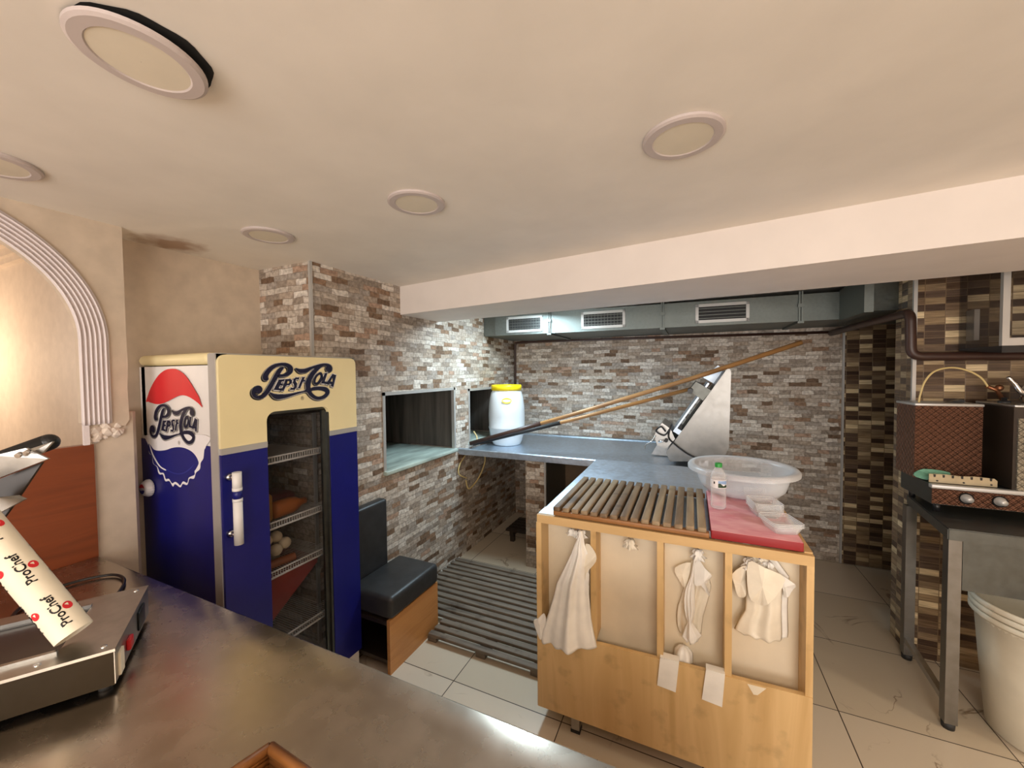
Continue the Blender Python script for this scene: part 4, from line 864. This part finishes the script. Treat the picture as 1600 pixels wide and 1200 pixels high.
def tuft(bm, x, y, z_, s, seed):
    rg = random.Random(seed); p = rg.random()*6
    lathe(bm, [(.10*s, z_+.35*s), (.30*s, z_+.30*s), (.42*s, z_+.05*s), (.30*s, z_-.15*s), (.62*s, z_-.5*s), (.55*s, z_-.52*s), (.2*s, z_-.2*s)], x, y, 40,
          wob=lambda a, h: .28*math.sin(5*a+p)+.16*math.sin(11*a+2*p+h*90)+.08*math.sin(17*a))
    return bm
HY_ = IY+.045
t = thing('plastic_bag', (D['h1'][0], HY_, .48), 'long white plastic bag flaring out over the board, left compartment', 'bag', 'plastic bags hung in the island front')
obj('body', drape(BM(), D['bag1'], IY-.004, .035, 3.2, 3), M['bag'], t)
bm = BM(); flap(bm, D['bag1flap'], IY+.004, .014); obj('loose_handle', bm, M['bag2'], t)
bm = BM(); flap(bm, D['bag1back'], IY-.004, .008, .006); obj('inner_bags', bm, M['bag'], t)
x, y, zz = D['h1']; bm = BM(); tuft(bm, x+.02, IY+.02, zz-.012, .038, 1); tuft(bm, x-.03, IY+.03, zz-.016, .03, 2); tuft(bm, x-.012, IY+.03, zz-.02, .028, 9); obj('torn_handles', bm, M['bag'], t)
x, y, zz = D['h2']; bm = BM(); tuft(bm, x+.005, IY+.04, zz-.03, .042, 5); tuft(bm, x-.008, IY+.045, zz-.034, .03, 6)
tag(obj('bag_remnant', bm, M['bag2']), 'torn tuft of plastic bag on a blue hook, second compartment', 'bag scrap')
t = thing('plastic_bag', (D['h3'][0], HY_, .5), 'twisted white plastic bag with spread handles, third compartment', 'bag', 'plastic bags hung in the island front')
obj('twisted_body', drape(BM(), D['bag3'], IY+.050, .02, 2.2, 11, .008), M['bag'], t)
obj('rear_body', drape(BM(), D['bag3back'], IY+.088, .012, 3, 12, .006), M['bag2'], t)
bm = BM(); flap(bm, D['bag3flapL'], IY+.065, .008); obj('loose_handle', bm, M['bag2'], t)
bm = BM(); flap(bm, D['bag3flapR'], IY+.045, .014); obj('loose_handle', bm, M['bag'], t)
x, y, zz = D['h3']; bm = BM(); tuft(bm, x, IY+.045, zz-.03, .042, 15); obj('torn_handles', bm, M['bag'], t)
t = thing('plastic_bag', (D['h4'][0], HY_, .6), 'thick stack of cream plastic bags with folded handles, right compartment', 'bag', 'plastic bags hung in the island front')
obj('body', drape(BM(), D['bag4'], IY+.06, .03, 2.4, 21, .007), M['bag2'], t)
obj('inner_bags', drape(BM(), [[[a[0]+.03, a[1]+.004], [b[0]+.022, b[1]+.004]] for a, b in D['bag4']], IY+.075, .02, 2, 22, .004), M['bag'], t)
bm = BM(); flap(bm, D['bag4flap'], IY+.022, .016); obj('folded_handle', bm, M['bag2'], t)
bm = BM(); flap(bm, D['bag4left'], IY+.045, .012); obj('loose_handle', bm, M['bag2'], t)
bm = BM(); flap(bm, D['bag4right'], IY+.055, .010); obj('loose_handle', bm, M['bag'], t)
x, y, zz = D['h4']; bm = BM(); tuft(bm, x-.03, IY+.05, zz-.03, .042, 31); tuft(bm, x+.03, IY+.05, zz-.03, .04, 33); tuft(bm, x+.005, IY+.05, zz-.035, .03, 35); obj('torn_handles', bm, M['bag'], t)
# folded bags over the kick board
def napkin(pts, label):
    xs = [p[0] for p in pts]
    bm = BM(); pts = [tuple(p) for p in pts]; top = max(p[1] for p in pts[:2])
    for k in range(3):
        d = .0022*k; prism(bm, [(pts[0][0]+d, pts[0][1]+.004), (pts[1][0]-d, pts[1][1]+.004), (pts[2][0]-d, pts[2][1]+2.5*d), (pts[3][0]+d, pts[3][1]+2.5*d)], 'y', IY-.010+d, IY-.0085+d)
    box(bm, pts[0][0], pts[1][0], IY-.010, IY+.024, top+.0035, top+.006)
    box(bm, pts[0][0], pts[1][0], IY+.021, IY+.024, top-.04, top+.004)
    return tag(obj('folded_bag', bm, M['bag']), label, 'folded bag', 'folded white bags over the island board')
napkin(D['nap1'], 'folded white bag draped over the lower board, left of the pair')
napkin(D['nap2'], 'folded white bag draped over the lower board, right of the pair')
bm = BM(); lathe(bm, [(.0005, .515), (.015, .512), (.030, .49), (.032, .45)], -.085+.06, IY+.058, 24, wob=lambda a, h: .15*math.sin(5*a)+.1*math.sin(9*a))
tag(obj('crumpled_film', bm, M['bag']), 'crumpled clear film behind the lower board, between the folded bags', 'film')
bm = BM(); prism(bm, [(.195, .472), (.255, .474), (.228, .44), (.215, .438)], 'y', IY-.004, IY-.0022); tag(obj('tape_scrap', bm, M['paper']), 'torn pale triangle stuck on the island lower board', 'tape')

# slatted board
t = thing('slatted_board', (-.25, 1.95, .992), 'dark-stained slatted wooden board lying on the island top', 'board')
bm = BM(); rbox(bm, -.568, .066, 1.664, 1.694, .998, 1.018, .003, 2); obj('batten', bm, M['slat_o'], t); obj('batten', rbox(BM(), -.568, .066, 2.18, 2.21, .998, 1.018, .003, 2), M['slat_o'], t)
bm = BM(); n = 15; pitch_ = .634/n
for k in range(n): x = -.568+pitch_*k; rbox(bm, x+.001, x+.001+.031, 1.660, 2.215, 1.0185, 1.038, .005, 3); box(bm, x+.004, x+.029, 1.70, 2.175, 1.003, 1.022)
obj('slats', bm, M['slat'], t)
# red cutting board, top face paler pink than the sides
bm = BM(); rbox(bm, .072, .366, 1.668, 2.22, .998, 1.032, .004, 3)
def redboard():
    m, tt, b = nt('red_board_worn'); L = tt.links
    tc = N(tt, 'ShaderNodeTexCoord'); sp = N(tt, 'ShaderNodeSeparateXYZ'); L.new(tc.outputs['Object'], sp.inputs[0])
    no = N(tt, 'ShaderNodeTexNoise'); no.inputs['Scale'].default_value = 9; no.inputs['Detail'].default_value = 7; mp = N(tt, 'ShaderNodeMapping'); mp.inputs['Scale'].default_value = (1, 2.5, 1)
    L.new(tc.outputs['Object'], mp.inputs[0]); L.new(mp.outputs[0], no.inputs[0])
    r = ramp(tt, [(.3, sr(214, 128, 136)), (.7, sr(238, 180, 180))]); L.new(no.outputs[0], r.inputs[0])
    gt = N(tt, 'ShaderNodeMath', operation='GREATER_THAN'); gt.inputs[1].default_value = .0325; L.new(sp.outputs[2], gt.inputs[0])
    mx = N(tt, 'ShaderNodeMix', data_type='RGBA'); L.new(gt.outputs[0], mx.inputs[0]); mx.inputs[6].default_value = c4(sr(150, 30, 36)); L.new(r.outputs[0], mx.inputs[7])
    L.new(mx.outputs[2], b.inputs['Base Color']); b.inputs['Roughness'].default_value = .5
    return m
rb_ = tag(obj('cutting_board', bm, redboard()), 'thick red plastic cutting board with worn pink top on the island', 'cutting board')
# clear bowl
bm = BM(); cx, cy, z = .232, 2.26, 1.0335
prof = [(.0005, z), (.135, z), (.165, z+.006), (.188, z+.03), (.200, z+.07), (.207, z+.112), (.211, z+.116), (.214, z+.128), (.238, z+.130), (.244, z+.122), (.246, z+.108)]
lathe(bm, prof, cx, cy, 72); lathe(bm, [(.0005, z+.002), (.133, z+.002), (.163, z+.008), (.186, z+.031), (.198, z+.07), (.205, z+.115), (.214, z+.1315), (.238, z+.133), (.247, z+.122), (.246, z+.108)], cx, cy, 72)
tag(obj('plastic_bowl', bm, M['milky']), 'large translucent plastic bowl with wide rim on the island', 'bowl')
# water bottle
bx, by, z = .112, 1.945, 1.0335
t = thing('water_bottle', (bx, by, z), 'small empty clear plastic water bottle with green cap', 'bottle')
bm = BM(); prof = [(.0005, z+.004), (.015, z+.001), (.027, z+.002), (.031, z+.01)]
for k in range(6): prof += [(.0315, z+.018+k*.012), (.0295, z+.024+k*.012)]
prof += [(.0315, z+.094), (.0315, z+.135), (.030, z+.148), (.022, z+.168), (.013, z+.182), (.0125, z+.19)]
lathe(bm, prof, bx, by, 36); obj('bottle_body', bm, M['clearp'], t)
bm = BM(); lathe(bm, [(.0145, z+.184), (.0148, z+.200), (.0135, z+.202), (.0005, z+.202)], bx, by, 36, wob=lambda a, h: .02*math.sin(18*a)); obj('cap', bm, M['green'], t)
bm = BM(); lathe(bm, [(.0322, z+.096), (.0322, z+.132)], bx, by, 36); lb = obj('label_wrap', bm, M['white_p'], t)
def arcpatch(a0, a1, zf, r, mat, nm, par, n=14):
    bm = BM(); A = []
    for i in range(n+1):
        a = a0+(a1-a0)*i/n; lo, hi = zf(i/n)
        A.append((bm.verts.new((bx+r*math.cos(a), by+r*math.sin(a), z+lo)), bm.verts.new((bx+r*math.cos(a), by+r*math.sin(a), z+hi))))
    for p, q in zip(A, A[1:]): bm.faces.new([p[0], q[0], q[1], p[1]])
    return obj(nm, bm, mat, par)
arcpatch(math.radians(-95), math.radians(-20), lambda q: (.099, .116-.010*q+.004*math.sin(9*q)), .0326, plain('label_green', sr(34, 62, 34), .5), 'label_hills', lb)
arcpatch(math.radians(-95), math.radians(-20), lambda q: (.118-.006*q, .129), .0325, plain('label_sky', sr(150, 180, 220), .5), 'label_sky', lb)
arcpatch(math.radians(-128), math.radians(-118), lambda q: (.114, .124), .0326, M['black'], 'label_mark', lb)
# clear food boxes
def foodbox(x, y, z_, ang, label, ln=.12, wd=.085, stack=0):
    t = thing('food_box', (x, y, z_), label, 'food box', 'clear clamshell food boxes')
    c, s = math.cos(ang), math.sin(ang); T = lambda p: Vector((x+p.x*c-p.y*s, y+p.x*s+p.y*c, z_+p.z))
    def tray(z0, flare, hh):
        b2 = BM(); n = 9; prev = None
        rings = []
        for hgt, ins in ((0, .012), (hh*.5, .006), (hh, 0), (hh+.001, -.004)):
            pts = rrect(-wd+ins, wd-ins, -ln+ins, ln-ins, .016, 5)
            rings.append([b2.verts.new(T(Vector((p[0], p[1], z0+hgt)))) for p in pts])
        for a, b in zip(rings, rings[1:]):
            for i in range(len(a)): b2.faces.new([a[i], a[(i+1) % len(a)], b[(i+1) % len(a)], b[i]])
        b2.faces.new(rings[0]); return b2
    bm = tray(0, 0, .028)
    for k in range(stack): join(bm, tray(.006*(k+1), 0, .028))
    obj('base_tray', bm, M['clearp'], t)
    bm = BM()
    for k in range(stack+1):
        ring = [T(Vector((p[0]*1.02, p[1]*1.02, .029+.006*k))) for p in rrect(-wd, wd, -ln, ln, .016, 5)]; tube(bm, ring+[ring[0]], .0013, 6)
    obj('tray_rim', bm, M['rimp'], t)
    bm = BM(); L_ = 2*ln*.9
    # open lid hinged along +y edge, standing up
    ribs = 11
    A = []
    for i in range(ribs*2+1):
        u = -wd+2*wd*i/(ribs*2); d = .0025*(i % 2)
        A.append((bm.verts.new(T(Vector((u*.95, ln+.004+d, .028)))), bm.verts.new(T(Vector((u*.9, ln+.045+d, .085))))))
    for p, q in zip(A, A[1:]): bm.faces.new([p[0], q[0], q[1], p[1]])
    obj('open_lid', bm, M['clearp'], t)
foodbox(.315, 1.775, 1.0335, math.radians(18), 'clear clamshell food box nearest the red board front edge', .062, .052, 2)
foodbox(.285, 1.935, 1.0335, math.radians(12), 'open clear clamshell food box leaning beside the bowl', .058, .052, 5)

# ================================================================ RIGHT STEEL TABLE
t = thing('steel_table', (1.5, 2.65, 0), 'stainless steel table with closed apron in front of the mosaic wall', 'table')
bm = BM(); prism(bm, [(1.045, 2.372), (2.2, 2.355), (2.2, 2.925), (1.115, 2.925)], 'z', .878, .930); bmesh.ops.bevel(bm, geom=bm.edges[:], offset=.004, segments=2, affect='EDGES')
obj('tabletop', bm, M['steel_d'], t)
obj('apron', box(BM(), 1.10, 2.2, 2.385, 2.40, .655, .878), M['steel_d'], t)
for x, y in ((1.118, 2.895), (1.075, 2.405), (2.17, 2.895), (2.17, 2.39)):
    lg = obj('leg', box(BM(), x-.022, x+.022, y-.022, y+.022, .03, .878), M['steel_m'], t)
    obj('rubber_foot', lathe(BM(), [(.0005, 0), (.022, 0), (.024, .03), (.0005, .031)], x, y, 16), M['blackrub'], lg)
bm = BM(); prism(bm, [(1.10, 2.88), (1.125, 2.88), (1.085, 2.42), (1.06, 2.42)], 'z', .10, .13); obj('side_rail', bm, M['steel'], t)
# hob
t = thing('gas_hob', (1.45, 2.75, .93), 'copper-embossed table gas hob with round knobs on the steel table', 'hob')
bm = BM(); box(bm, 1.085, 1.9, 2.605, 2.915, .975, 1.07); obj('hob_body', bm, M['steel_d'], t)
obj('front_panel', box(BM(), 1.085, 1.9, 2.598, 2.606, .978, 1.055), M['copper'], t)
obj('top_edge', rbox(BM(), 1.078, 1.9, 2.588, 2.62, 1.055, 1.075, .004, 2), M['alu'], t)
for x in (1.205, 1.318, 1.44):
    k_ = obj('knob', lathe(BM(), [(.021, 0), (.021, .006), (.015, .010), (.013, .032), (.0005, .033)], 0, 0, 28, T=lambda p, x=x: Vector((x+p.x, 2.598-p.z, 1.018+p.y))), M['alu'], t)
    obj('knob_base', lathe(BM(), [(.0005, .0002), (.027, .0002), (.027, .004)], 0, 0, 28, T=lambda p, x=x: Vector((x+p.x, 2.598-p.z, 1.018+p.y))), M['black'], k_)
bm = BM(); prism(bm, [(1.085, 1.076), (1.325, 1.076), (1.325, 1.106), (1.315, 1.116), (1.25, 1.120), (1.20, 1.116), (1.15, 1.120), (1.085, 1.118)], 'y', 2.63, 2.634)
g_ = obj('wind_shield', bm, plain('worn_cream_steel', sr(190, 176, 146), .35, metal=.5, var=.15), t)
bm = BM()
for x in (1.115, 1.21, 1.305): tube(bm, [(x, 2.628, 1.086), (x, 2.631, 1.086)], .004, 12)
for k in range(7): x = 1.105+k*.033; prism(bm, [(x-.003, 1.104), (x+.003, 1.104), (x+.004, 1.117), (x-.004, 1.117)], 'y', 2.6275, 2.631)
obj('shield_holes', bm, M['black'], g_)
for x in (1.12, 1.86): obj('foot', tube(BM(), [(x, 2.64, .9305), (x, 2.64, .976)], .014, 12), M['black'], t)
for x in (1.12, 1.86): obj('foot', tube(BM(), [(x, 2.88, .9305), (x, 2.88, .976)], .014, 12), M['black'], t)
# tea boilers
t = thing('tea_boiler', (1.18, 2.8, 1.07), 'square embossed copper boiler standing at the left on the hob', 'boiler')
obj('tank', box(BM(), 1.062, 1.312, 2.715, 2.915, 1.076, 1.452), M['copper'], t)
obj('lid', rbox(BM(), 1.058, 1.316, 2.711, 2.918, 1.452, 1.466, .004, 2), M['alu'], t)
bm = BM(); tube(bm, [(1.255, 2.80, 1.466), (1.255, 2.80, 1.480)], .008, 12); prism(bm, [(1.20, 1.467), (1.225, 1.474), (1.26, 1.484), (1.272, 1.480), (1.27, 1.468)], 'y', 2.77, 2.80); obj('lid_tap', bm, M['black'], t)
bm = BM(); tube(bm, smoothpath([(1.092, 2.76, 1.467), (1.10, 2.765, 1.51), (1.118, 2.77, 1.575), (1.155, 2.775, 1.628), (1.215, 2.78, 1.648), (1.275, 2.78, 1.636), (1.33, 2.78, 1.598), (1.36, 2.78, 1.545)]), .0045, 8)
obj('curved_pipe', bm, M['hose'], t)
bm = BM(); tube(bm, [(1.355, 2.78, 1.552), (1.395, 2.79, 1.532), (1.43, 2.8, 1.46)], .009, 10); bmesh.ops.create_icosphere(bm, subdivisions=2, radius=.016, matrix=Matrix.Translation((1.40, 2.785, 1.545))); obj('pipe_joint', bm, plain('copper_joint', sr(150, 100, 70), .35, metal=.8), t)
t = thing('tea_boiler', (1.55, 2.7, 1.07), 'tall embossed silver boiler with dark side, right end of the hob', 'boiler')
obj('tank', box(BM(), 1.362, 1.75, 2.61, 2.87, 1.076, 1.46), M['dark_panel'], t)
obj('front_panel', box(BM(), 1.375, 1.75, 2.603, 2.61, 1.076, 1.41), M['silver_e'], t)
obj('top_plate', rbox(BM(), 1.358, 1.755, 2.60, 2.875, 1.46, 1.474, .004, 2), M['steel'], t)
obj('dial_panel', box(BM(), 1.40, 1.52, 2.597, 2.604, 1.325, 1.40), M['black'], t)
obj('tap', tube(BM(), [(1.43, 2.603, 1.29), (1.43, 2.56, 1.285), (1.43, 2.555, 1.25)], .018, 14), M['black'], t)
bm = BM(); lathe(bm, [(.022, 1.474), (.022, 1.484), (.010, 1.486), (.010, 1.50), (.0005, 1.50)], 1.385, 2.72, 20); obj('valve_knob', bm, M['black'], t)
t = thing('teapot', (1.55, 2.72, 1.474), 'shiny metal teapot on the silver boiler, cut by the frame', 'teapot')
bm = BM(); lathe(bm, [(.0005, 1.475), (.075, 1.475), (.085, 1.49), (.082, 1.54), (.06, 1.585), (.04, 1.60), (.012, 1.612), (.012, 1.625), (.0005, 1.628)], 1.53, 2.72, 40); obj('pot_body', bm, M['chrome'], t)
bm = BM(); tube(bm, smoothpath([(1.47, 2.71, 1.515), (1.43, 2.70, 1.53), (1.41, 2.70, 1.565), (1.385, 2.70, 1.60)]), .016, 14, r2=.007); obj('spout', bm, M['chrome'], t)
# green cloth
bm = BM(); flap(bm, [(1.055, 1.09), (1.085, 1.13), (1.19, 1.118), (1.165, 1.10), (1.12, 1.10), (1.10, 1.075)], 2.70, .02, .006)
tag(obj('cleaning_cloth', bm, M['teal']), 'crumpled green cloth in front of the copper boiler', 'cloth')
# glazed wall unit
t = thing('glazed_wall_unit', (1.7, 2.75, 1.745), 'aluminium-framed glass wall unit above the boilers at the right edge', 'wall unit')
bm = BM(); a, b, z0, z1 = 1.312, 2.2, 1.748, 2.2; f = .024
box(bm, a, a+f, 2.60, 2.62, z0, z1); box(bm, a+f, b, 2.60, 2.62, z0, z0+.035); box(bm, a+f, b, 2.60, 2.62, z1-.05, z1); box(bm, a+f, b, 2.605, 2.615, 2.09, 2.115)
obj('front_frame', bm, M['alu'], t)
obj('front_pane', box(BM(), a+f, b, 2.608, 2.612, z0+.035, z1-.05), M['glass'], t)
bm = BM(); box(bm, a, a+.006, 2.62, 2.925, z0, z1); obj('side_pane', bm, M['glass'], t)
obj('top_board', box(BM(), a, b, 2.62, 2.925, z1-.02, z1), M['dark_panel'], t)
bm = BM(); prism(bm, [(2.60, 1.715), (2.60, 1.748), (2.92, 1.748), (2.92, 1.737)], 'x', a-.0, b); obj('black_underside', bm, M['black'], t)
bm = BM(); box(bm, 1.34, 1.36, 2.86, 2.925, 1.79, 1.95); obj('inner_bracket', bm, M['alu'], t)
bm = BM(); tube(bm, [(1.41, 2.59, 1.722), (1.41, 2.602, 1.722)], .011, 14); obj('screw', bm, M['chrome'], t)
# stacked tubs
def tub(z_, label, body):
    t = thing('plastic_tub', (1.435, 2.62, 0 if body else z_), label, 'tub', 'nested white tubs')
    bm = BM(); cx, cy, R = 1.425, 2.475, .235
    if body: lathe(bm, [(.0005, .003), (.17, .003), (.18, .012), (.205, .3), (R-.014, z_-.02), (R-.010, z_-.018)], cx, cy, 56)
    else: lathe(bm, [(R-.016, z_-.03), (R-.012, z_-.02)], cx, cy, 56)
    obj('tub_body', bm, M['tub'], t)
    bm = BM(); lathe(bm, [(R-.012, z_-.018), (R-.002, z_-.022), (R+.004, z_-.014), (R+.004, z_-.002), (R, z_+.004), (R-.008, z_+.004), (R-.012, z_-.005), (R-.022, z_-.09 if not body else z_-.1)], cx, cy, 64); obj('rim', bm, M['tub'], t)
    return t
tub(.600, 'topmost of the nested ivory plastic tubs under the steel table', False)
tub(.572, 'middle rim of the nested ivory plastic tubs under the table', False)
tub(.543, 'lowest of the nested ivory plastic tubs, its body reaching the floor', True)

# ================================================================ FOREGROUND COUNTER
t = thing('serving_counter', (-1, .3, 0), 'large scratched stainless counter filling the bottom left foreground', 'counter')
bm = BM(); rbox(bm, -2.119, .35, -.12, .688, .905, .945, .006, 3)
bmesh.ops.subdivide_edges(bm, edges=[e for e in bm.edges if e.calc_length() > .5], cuts=10, use_grid_fill=True)
obj('steel_top', bm, M['steel_top'], t)
obj('cabinet', box(BM(), -2.119, .33, -.1, .66, .02, .905), M['laminate'], t)

# sealing machine: local frame u (back edge), v (towards the left), w up
A0 = Vector((-1.174, .399, .9455)); U_ = Vector((-.845, .535, 0)); V_ = Vector((-.535, -.845, 0)); V_ = (V_-U_*V_.dot(U_)).normalized()
def TM(p): return A0+U_*p.x+V_*p.y+Vector((0, 0, p.z))
t = thing('wrapping_machine', A0+U_*.15+V_*.2, 'steel film wrapping machine with red switch on the counter', 'wrapping machine')
bm = BM(); box(bm, 0, .31, 0, .5, .012, .088, TM); obj('housing', bm, steel('machine_dark_side', sr(52, 46, 38), .4), t)
bm = BM(); box(bm, -.002, .312, -.003, .10, .088, .0945, TM); obj('top_plate', bm, M['steel'], t)
bm = BM()
box(bm, -.002, .05, .10, .5, .088, .0945, TM); box(bm, .26, .312, .10, .5, .088, .0945, TM)
box(bm, .046, .056, .10, .5, .0945, .10, TM); box(bm, .255, .265, .10, .5, .0945, .10, TM)
obj('rail', bm, M['steel'], t)
bm = BM(); box(bm, .05, .26, .10, .5, .086, .089, TM); obj('hot_plate', bm, plain('dark_hotplate', (.03, .025, .025), .25), t)
bm = BM(); box(bm, 0, .31, -.0015, 0, .014, .086, TM); ep = obj('end_panel', bm, M['steel'], t)
obj('red_switch', rbox(BM(), .085, .115, -.010, -.001, .035, .062, .003, 2, TM), plain('red_switch', sr(200, 20, 30), .3), ep)
obj('socket', rbox(BM(), .19, .25, -.006, -.001, .025, .075, .003, 2, TM), M['black'], ep)
obj('terminal_plate', box(BM(), .022, .05, -.006, -.001, .018, .07, TM), M['paper'], ep)
for a in ((.02, .02), (.29, .02), (.02, .45), (.29, .45)): obj('foot', lathe(BM(), [(.0005, 0), (.012, 0), (.012, .013), (.0005, .013)], a[0], a[1], 12, T=TM), M['blackrub'], t)
for a in ((.02, .02), (.29, .02), (.02, .12)): obj('screw', lathe(BM(), [(.006, .0945), (.006, .0965), (.0005, .098)], a[0], a[1], 12, T=TM), M['chrome'], t)
def ray(px, py, depth):
    d = rt*((px-800)/608)-up*((py-600)/608)+fw
    return Vector((0, 0, 1.65))+d*depth
# lidded upper arm, standing over the left half
arm0 = Vector([-1.4993, 0.4052, 1.4822]); arm1 = Vector([-1.6622, 0.2389, 1.387])
bm = BM(); tube(bm, [arm0, arm1], .021, 20)
bmesh.ops.create_icosphere(bm, subdivisions=3, radius=.021, matrix=Matrix.Translation(arm0))
ar = obj('black_arm', bm, M['black'], t)
def slab(pts, mat, nm, par, th=Vector((0, .004, 0))):
    bm = BM(); A = [bm.verts.new(Vector(p)) for p in pts]; B = [bm.verts.new(Vector(p)+th) for p in pts]
    bm.faces.new(A); bm.faces.new(B[::-1])
    for i in range(len(A)): bm.faces.new([A[i], A[(i+1) % len(A)], B[(i+1) % len(A)], B[i]])
    return obj(nm, bm, mat, par)
slab([[-1.468, 0.4033, 1.4862], [-1.4763, 0.3875, 1.4593], [-1.5299, 0.323, 1.4226], [-1.5463, 0.3273, 1.4467]], M['steel'], 'arm_plate', t)
slab([[-1.5138, 0.3208, 1.4632], [-1.4832, 0.3629, 1.4762], [-1.4557, 0.3911, 1.4458], [-1.5299, 0.3224, 1.4025]], M['steel'], 'bracket', t)
slab([[-1.4914, 0.3907, 1.4347], [-1.5624, 0.3291, 1.3941], [-1.562, 0.3251, 1.271], [-1.535, 0.3506, 1.3303]], M['dark_panel'], 'arm_side', t)
slab([[-1.5297, 0.321, 1.3592], [-1.5028, 0.3499, 1.3603], [-1.492, 0.36, 1.3491], [-1.5377, 0.3213, 1.3142]], M['steel'], 'lower_bracket', t)
for p in [[-1.4775, 0.3541, 1.4642], [-1.4669, 0.3647, 1.4692]]: 
    p = Vector(p); obj('screw', tube(BM(), [p, p+Vector((.006, -.008, -.004))], .006, 10), M['chrome'], t)
bm = BM(); tube(bm, smoothpath([[-1.6, 0.53, 0.95], [-1.72, 0.615, 0.952], [-1.8, 0.64, 0.952], [-1.86, 0.625, 0.952], [-1.9, 0.56, 0.952], [-1.9, 0.48, 0.952], [-1.8, 0.4, 0.952], [-1.7, 0.4, 0.952]]), .0045, 8); obj('power_cord', bm, M['black'], t)
# paper roll with printing
e1 = Vector([-1.2726, 0.3688, 1.0659]); e2 = Vector([-1.4978, 0.2701, 1.3742]); ax_ = (e2-e1).normalized(); R_ = .033
t = thing('wrapping_roll', e1, 'cream printed paper roll leaning on the wrapping machine', 'paper roll')
cu_ = ax_.cross(fw).normalized(); cv_ = ax_.cross(cu_).normalized()
def TR(s, ang, r=R_): return e1+ax_*s+cu_*r*math.cos(ang)+cv_*r*math.sin(ang)
L_ = (e2-e1).length
bm = BM()
for (ra_, rb_) in ((R_, R_), (R_-.0015, R_-.0015)):
    n = 40; A = [bm.verts.new(TR(0, 2*PI*i/n, ra_)) for i in range(n)]; B = [bm.verts.new(TR(L_, 2*PI*i/n, ra_)) for i in range(n)]
    for i in range(n): bm.faces.new([A[i], A[(i+1) % n], B[(i+1) % n], B[i]]).smooth = True
ro = obj('paper_tube', bm, M['paper'], t)
for (s0, a0) in ((.075, 1.0), (.195, 1.0), (.315, 1.0), (.06, 2.55), (.18, 2.55), (.30, 2.55), (.06, -.4), (.19, -.4), (.06, 4.1), (.19, 4.1)):
    bm = textmesh('ProChef', .0235, lambda a, b, d, s0=s0, a0=a0: TR(a+s0, a0-b/R_, R_+.0006+abs(d)*.2)); obj('printed_name', bm, M['black'], ro)
    bm = BM(); n = 18
    bm.faces.new([bm.verts.new(TR(s0+.0+.009*math.cos(q), a0+(.018+.009*math.sin(q))/R_, R_+.0007)) for q in [2*PI*i/n for i in range(n)]]); obj('red_dot', bm, M['red_p'], ro)
# cane basket corner at the bottom edge
t = thing('cane_basket', (-.68, .30, .9455), 'corner of a brown cane basket at the bottom edge of the photo', 'basket')
cA, cB, cC = Vector((-.6647, .4190, 1.0)), Vector((-.6647, .4190, 1.0))+(Vector((-.6752, .3758, 1.0))-Vector((-.6647, .4190, 1.0)))*3.2, Vector((-.6647, .4190, 1.0))+(Vector((-.5995, .4158, 1.0))-Vector((-.6647, .4190, 1.0)))*2.6
bm = BM()
tube(bm, [cA, cB], .009, 10); tube(bm, [cA+Vector((0, 0, 0)), cC], .009, 10)
cD = cB+cC-cA; tube(bm, [cB, cD], .009, 10); tube(bm, [cC, cD], .009, 10)
obj('rim', bm, M['crate'], t)
bm = BM()
for k in range(5):
    dz = -.010-.010*k
    for a, b in ((cA, cB), (cA, cC), (cB, cD), (cC, cD)): tube(bm, [a+Vector((0, 0, dz)), b+Vector((0, 0, dz))], .0055, 8)
obj('woven_side', bm, M['crate'], t)
bm = BM(); vs = [p+Vector((0, 0, -.054)) for p in (cA, cB, cD, cC)]
A = [bm.verts.new(v) for v in vs]; B = [bm.verts.new(v+Vector((0, 0, .004))) for v in vs]; bm.faces.new(A); bm.faces.new(B[::-1])
for i in range(4): bm.faces.new([A[i], A[(i+1) % 4], B[(i+1) % 4], B[i]])
obj('base', bm, M['crate'], t)
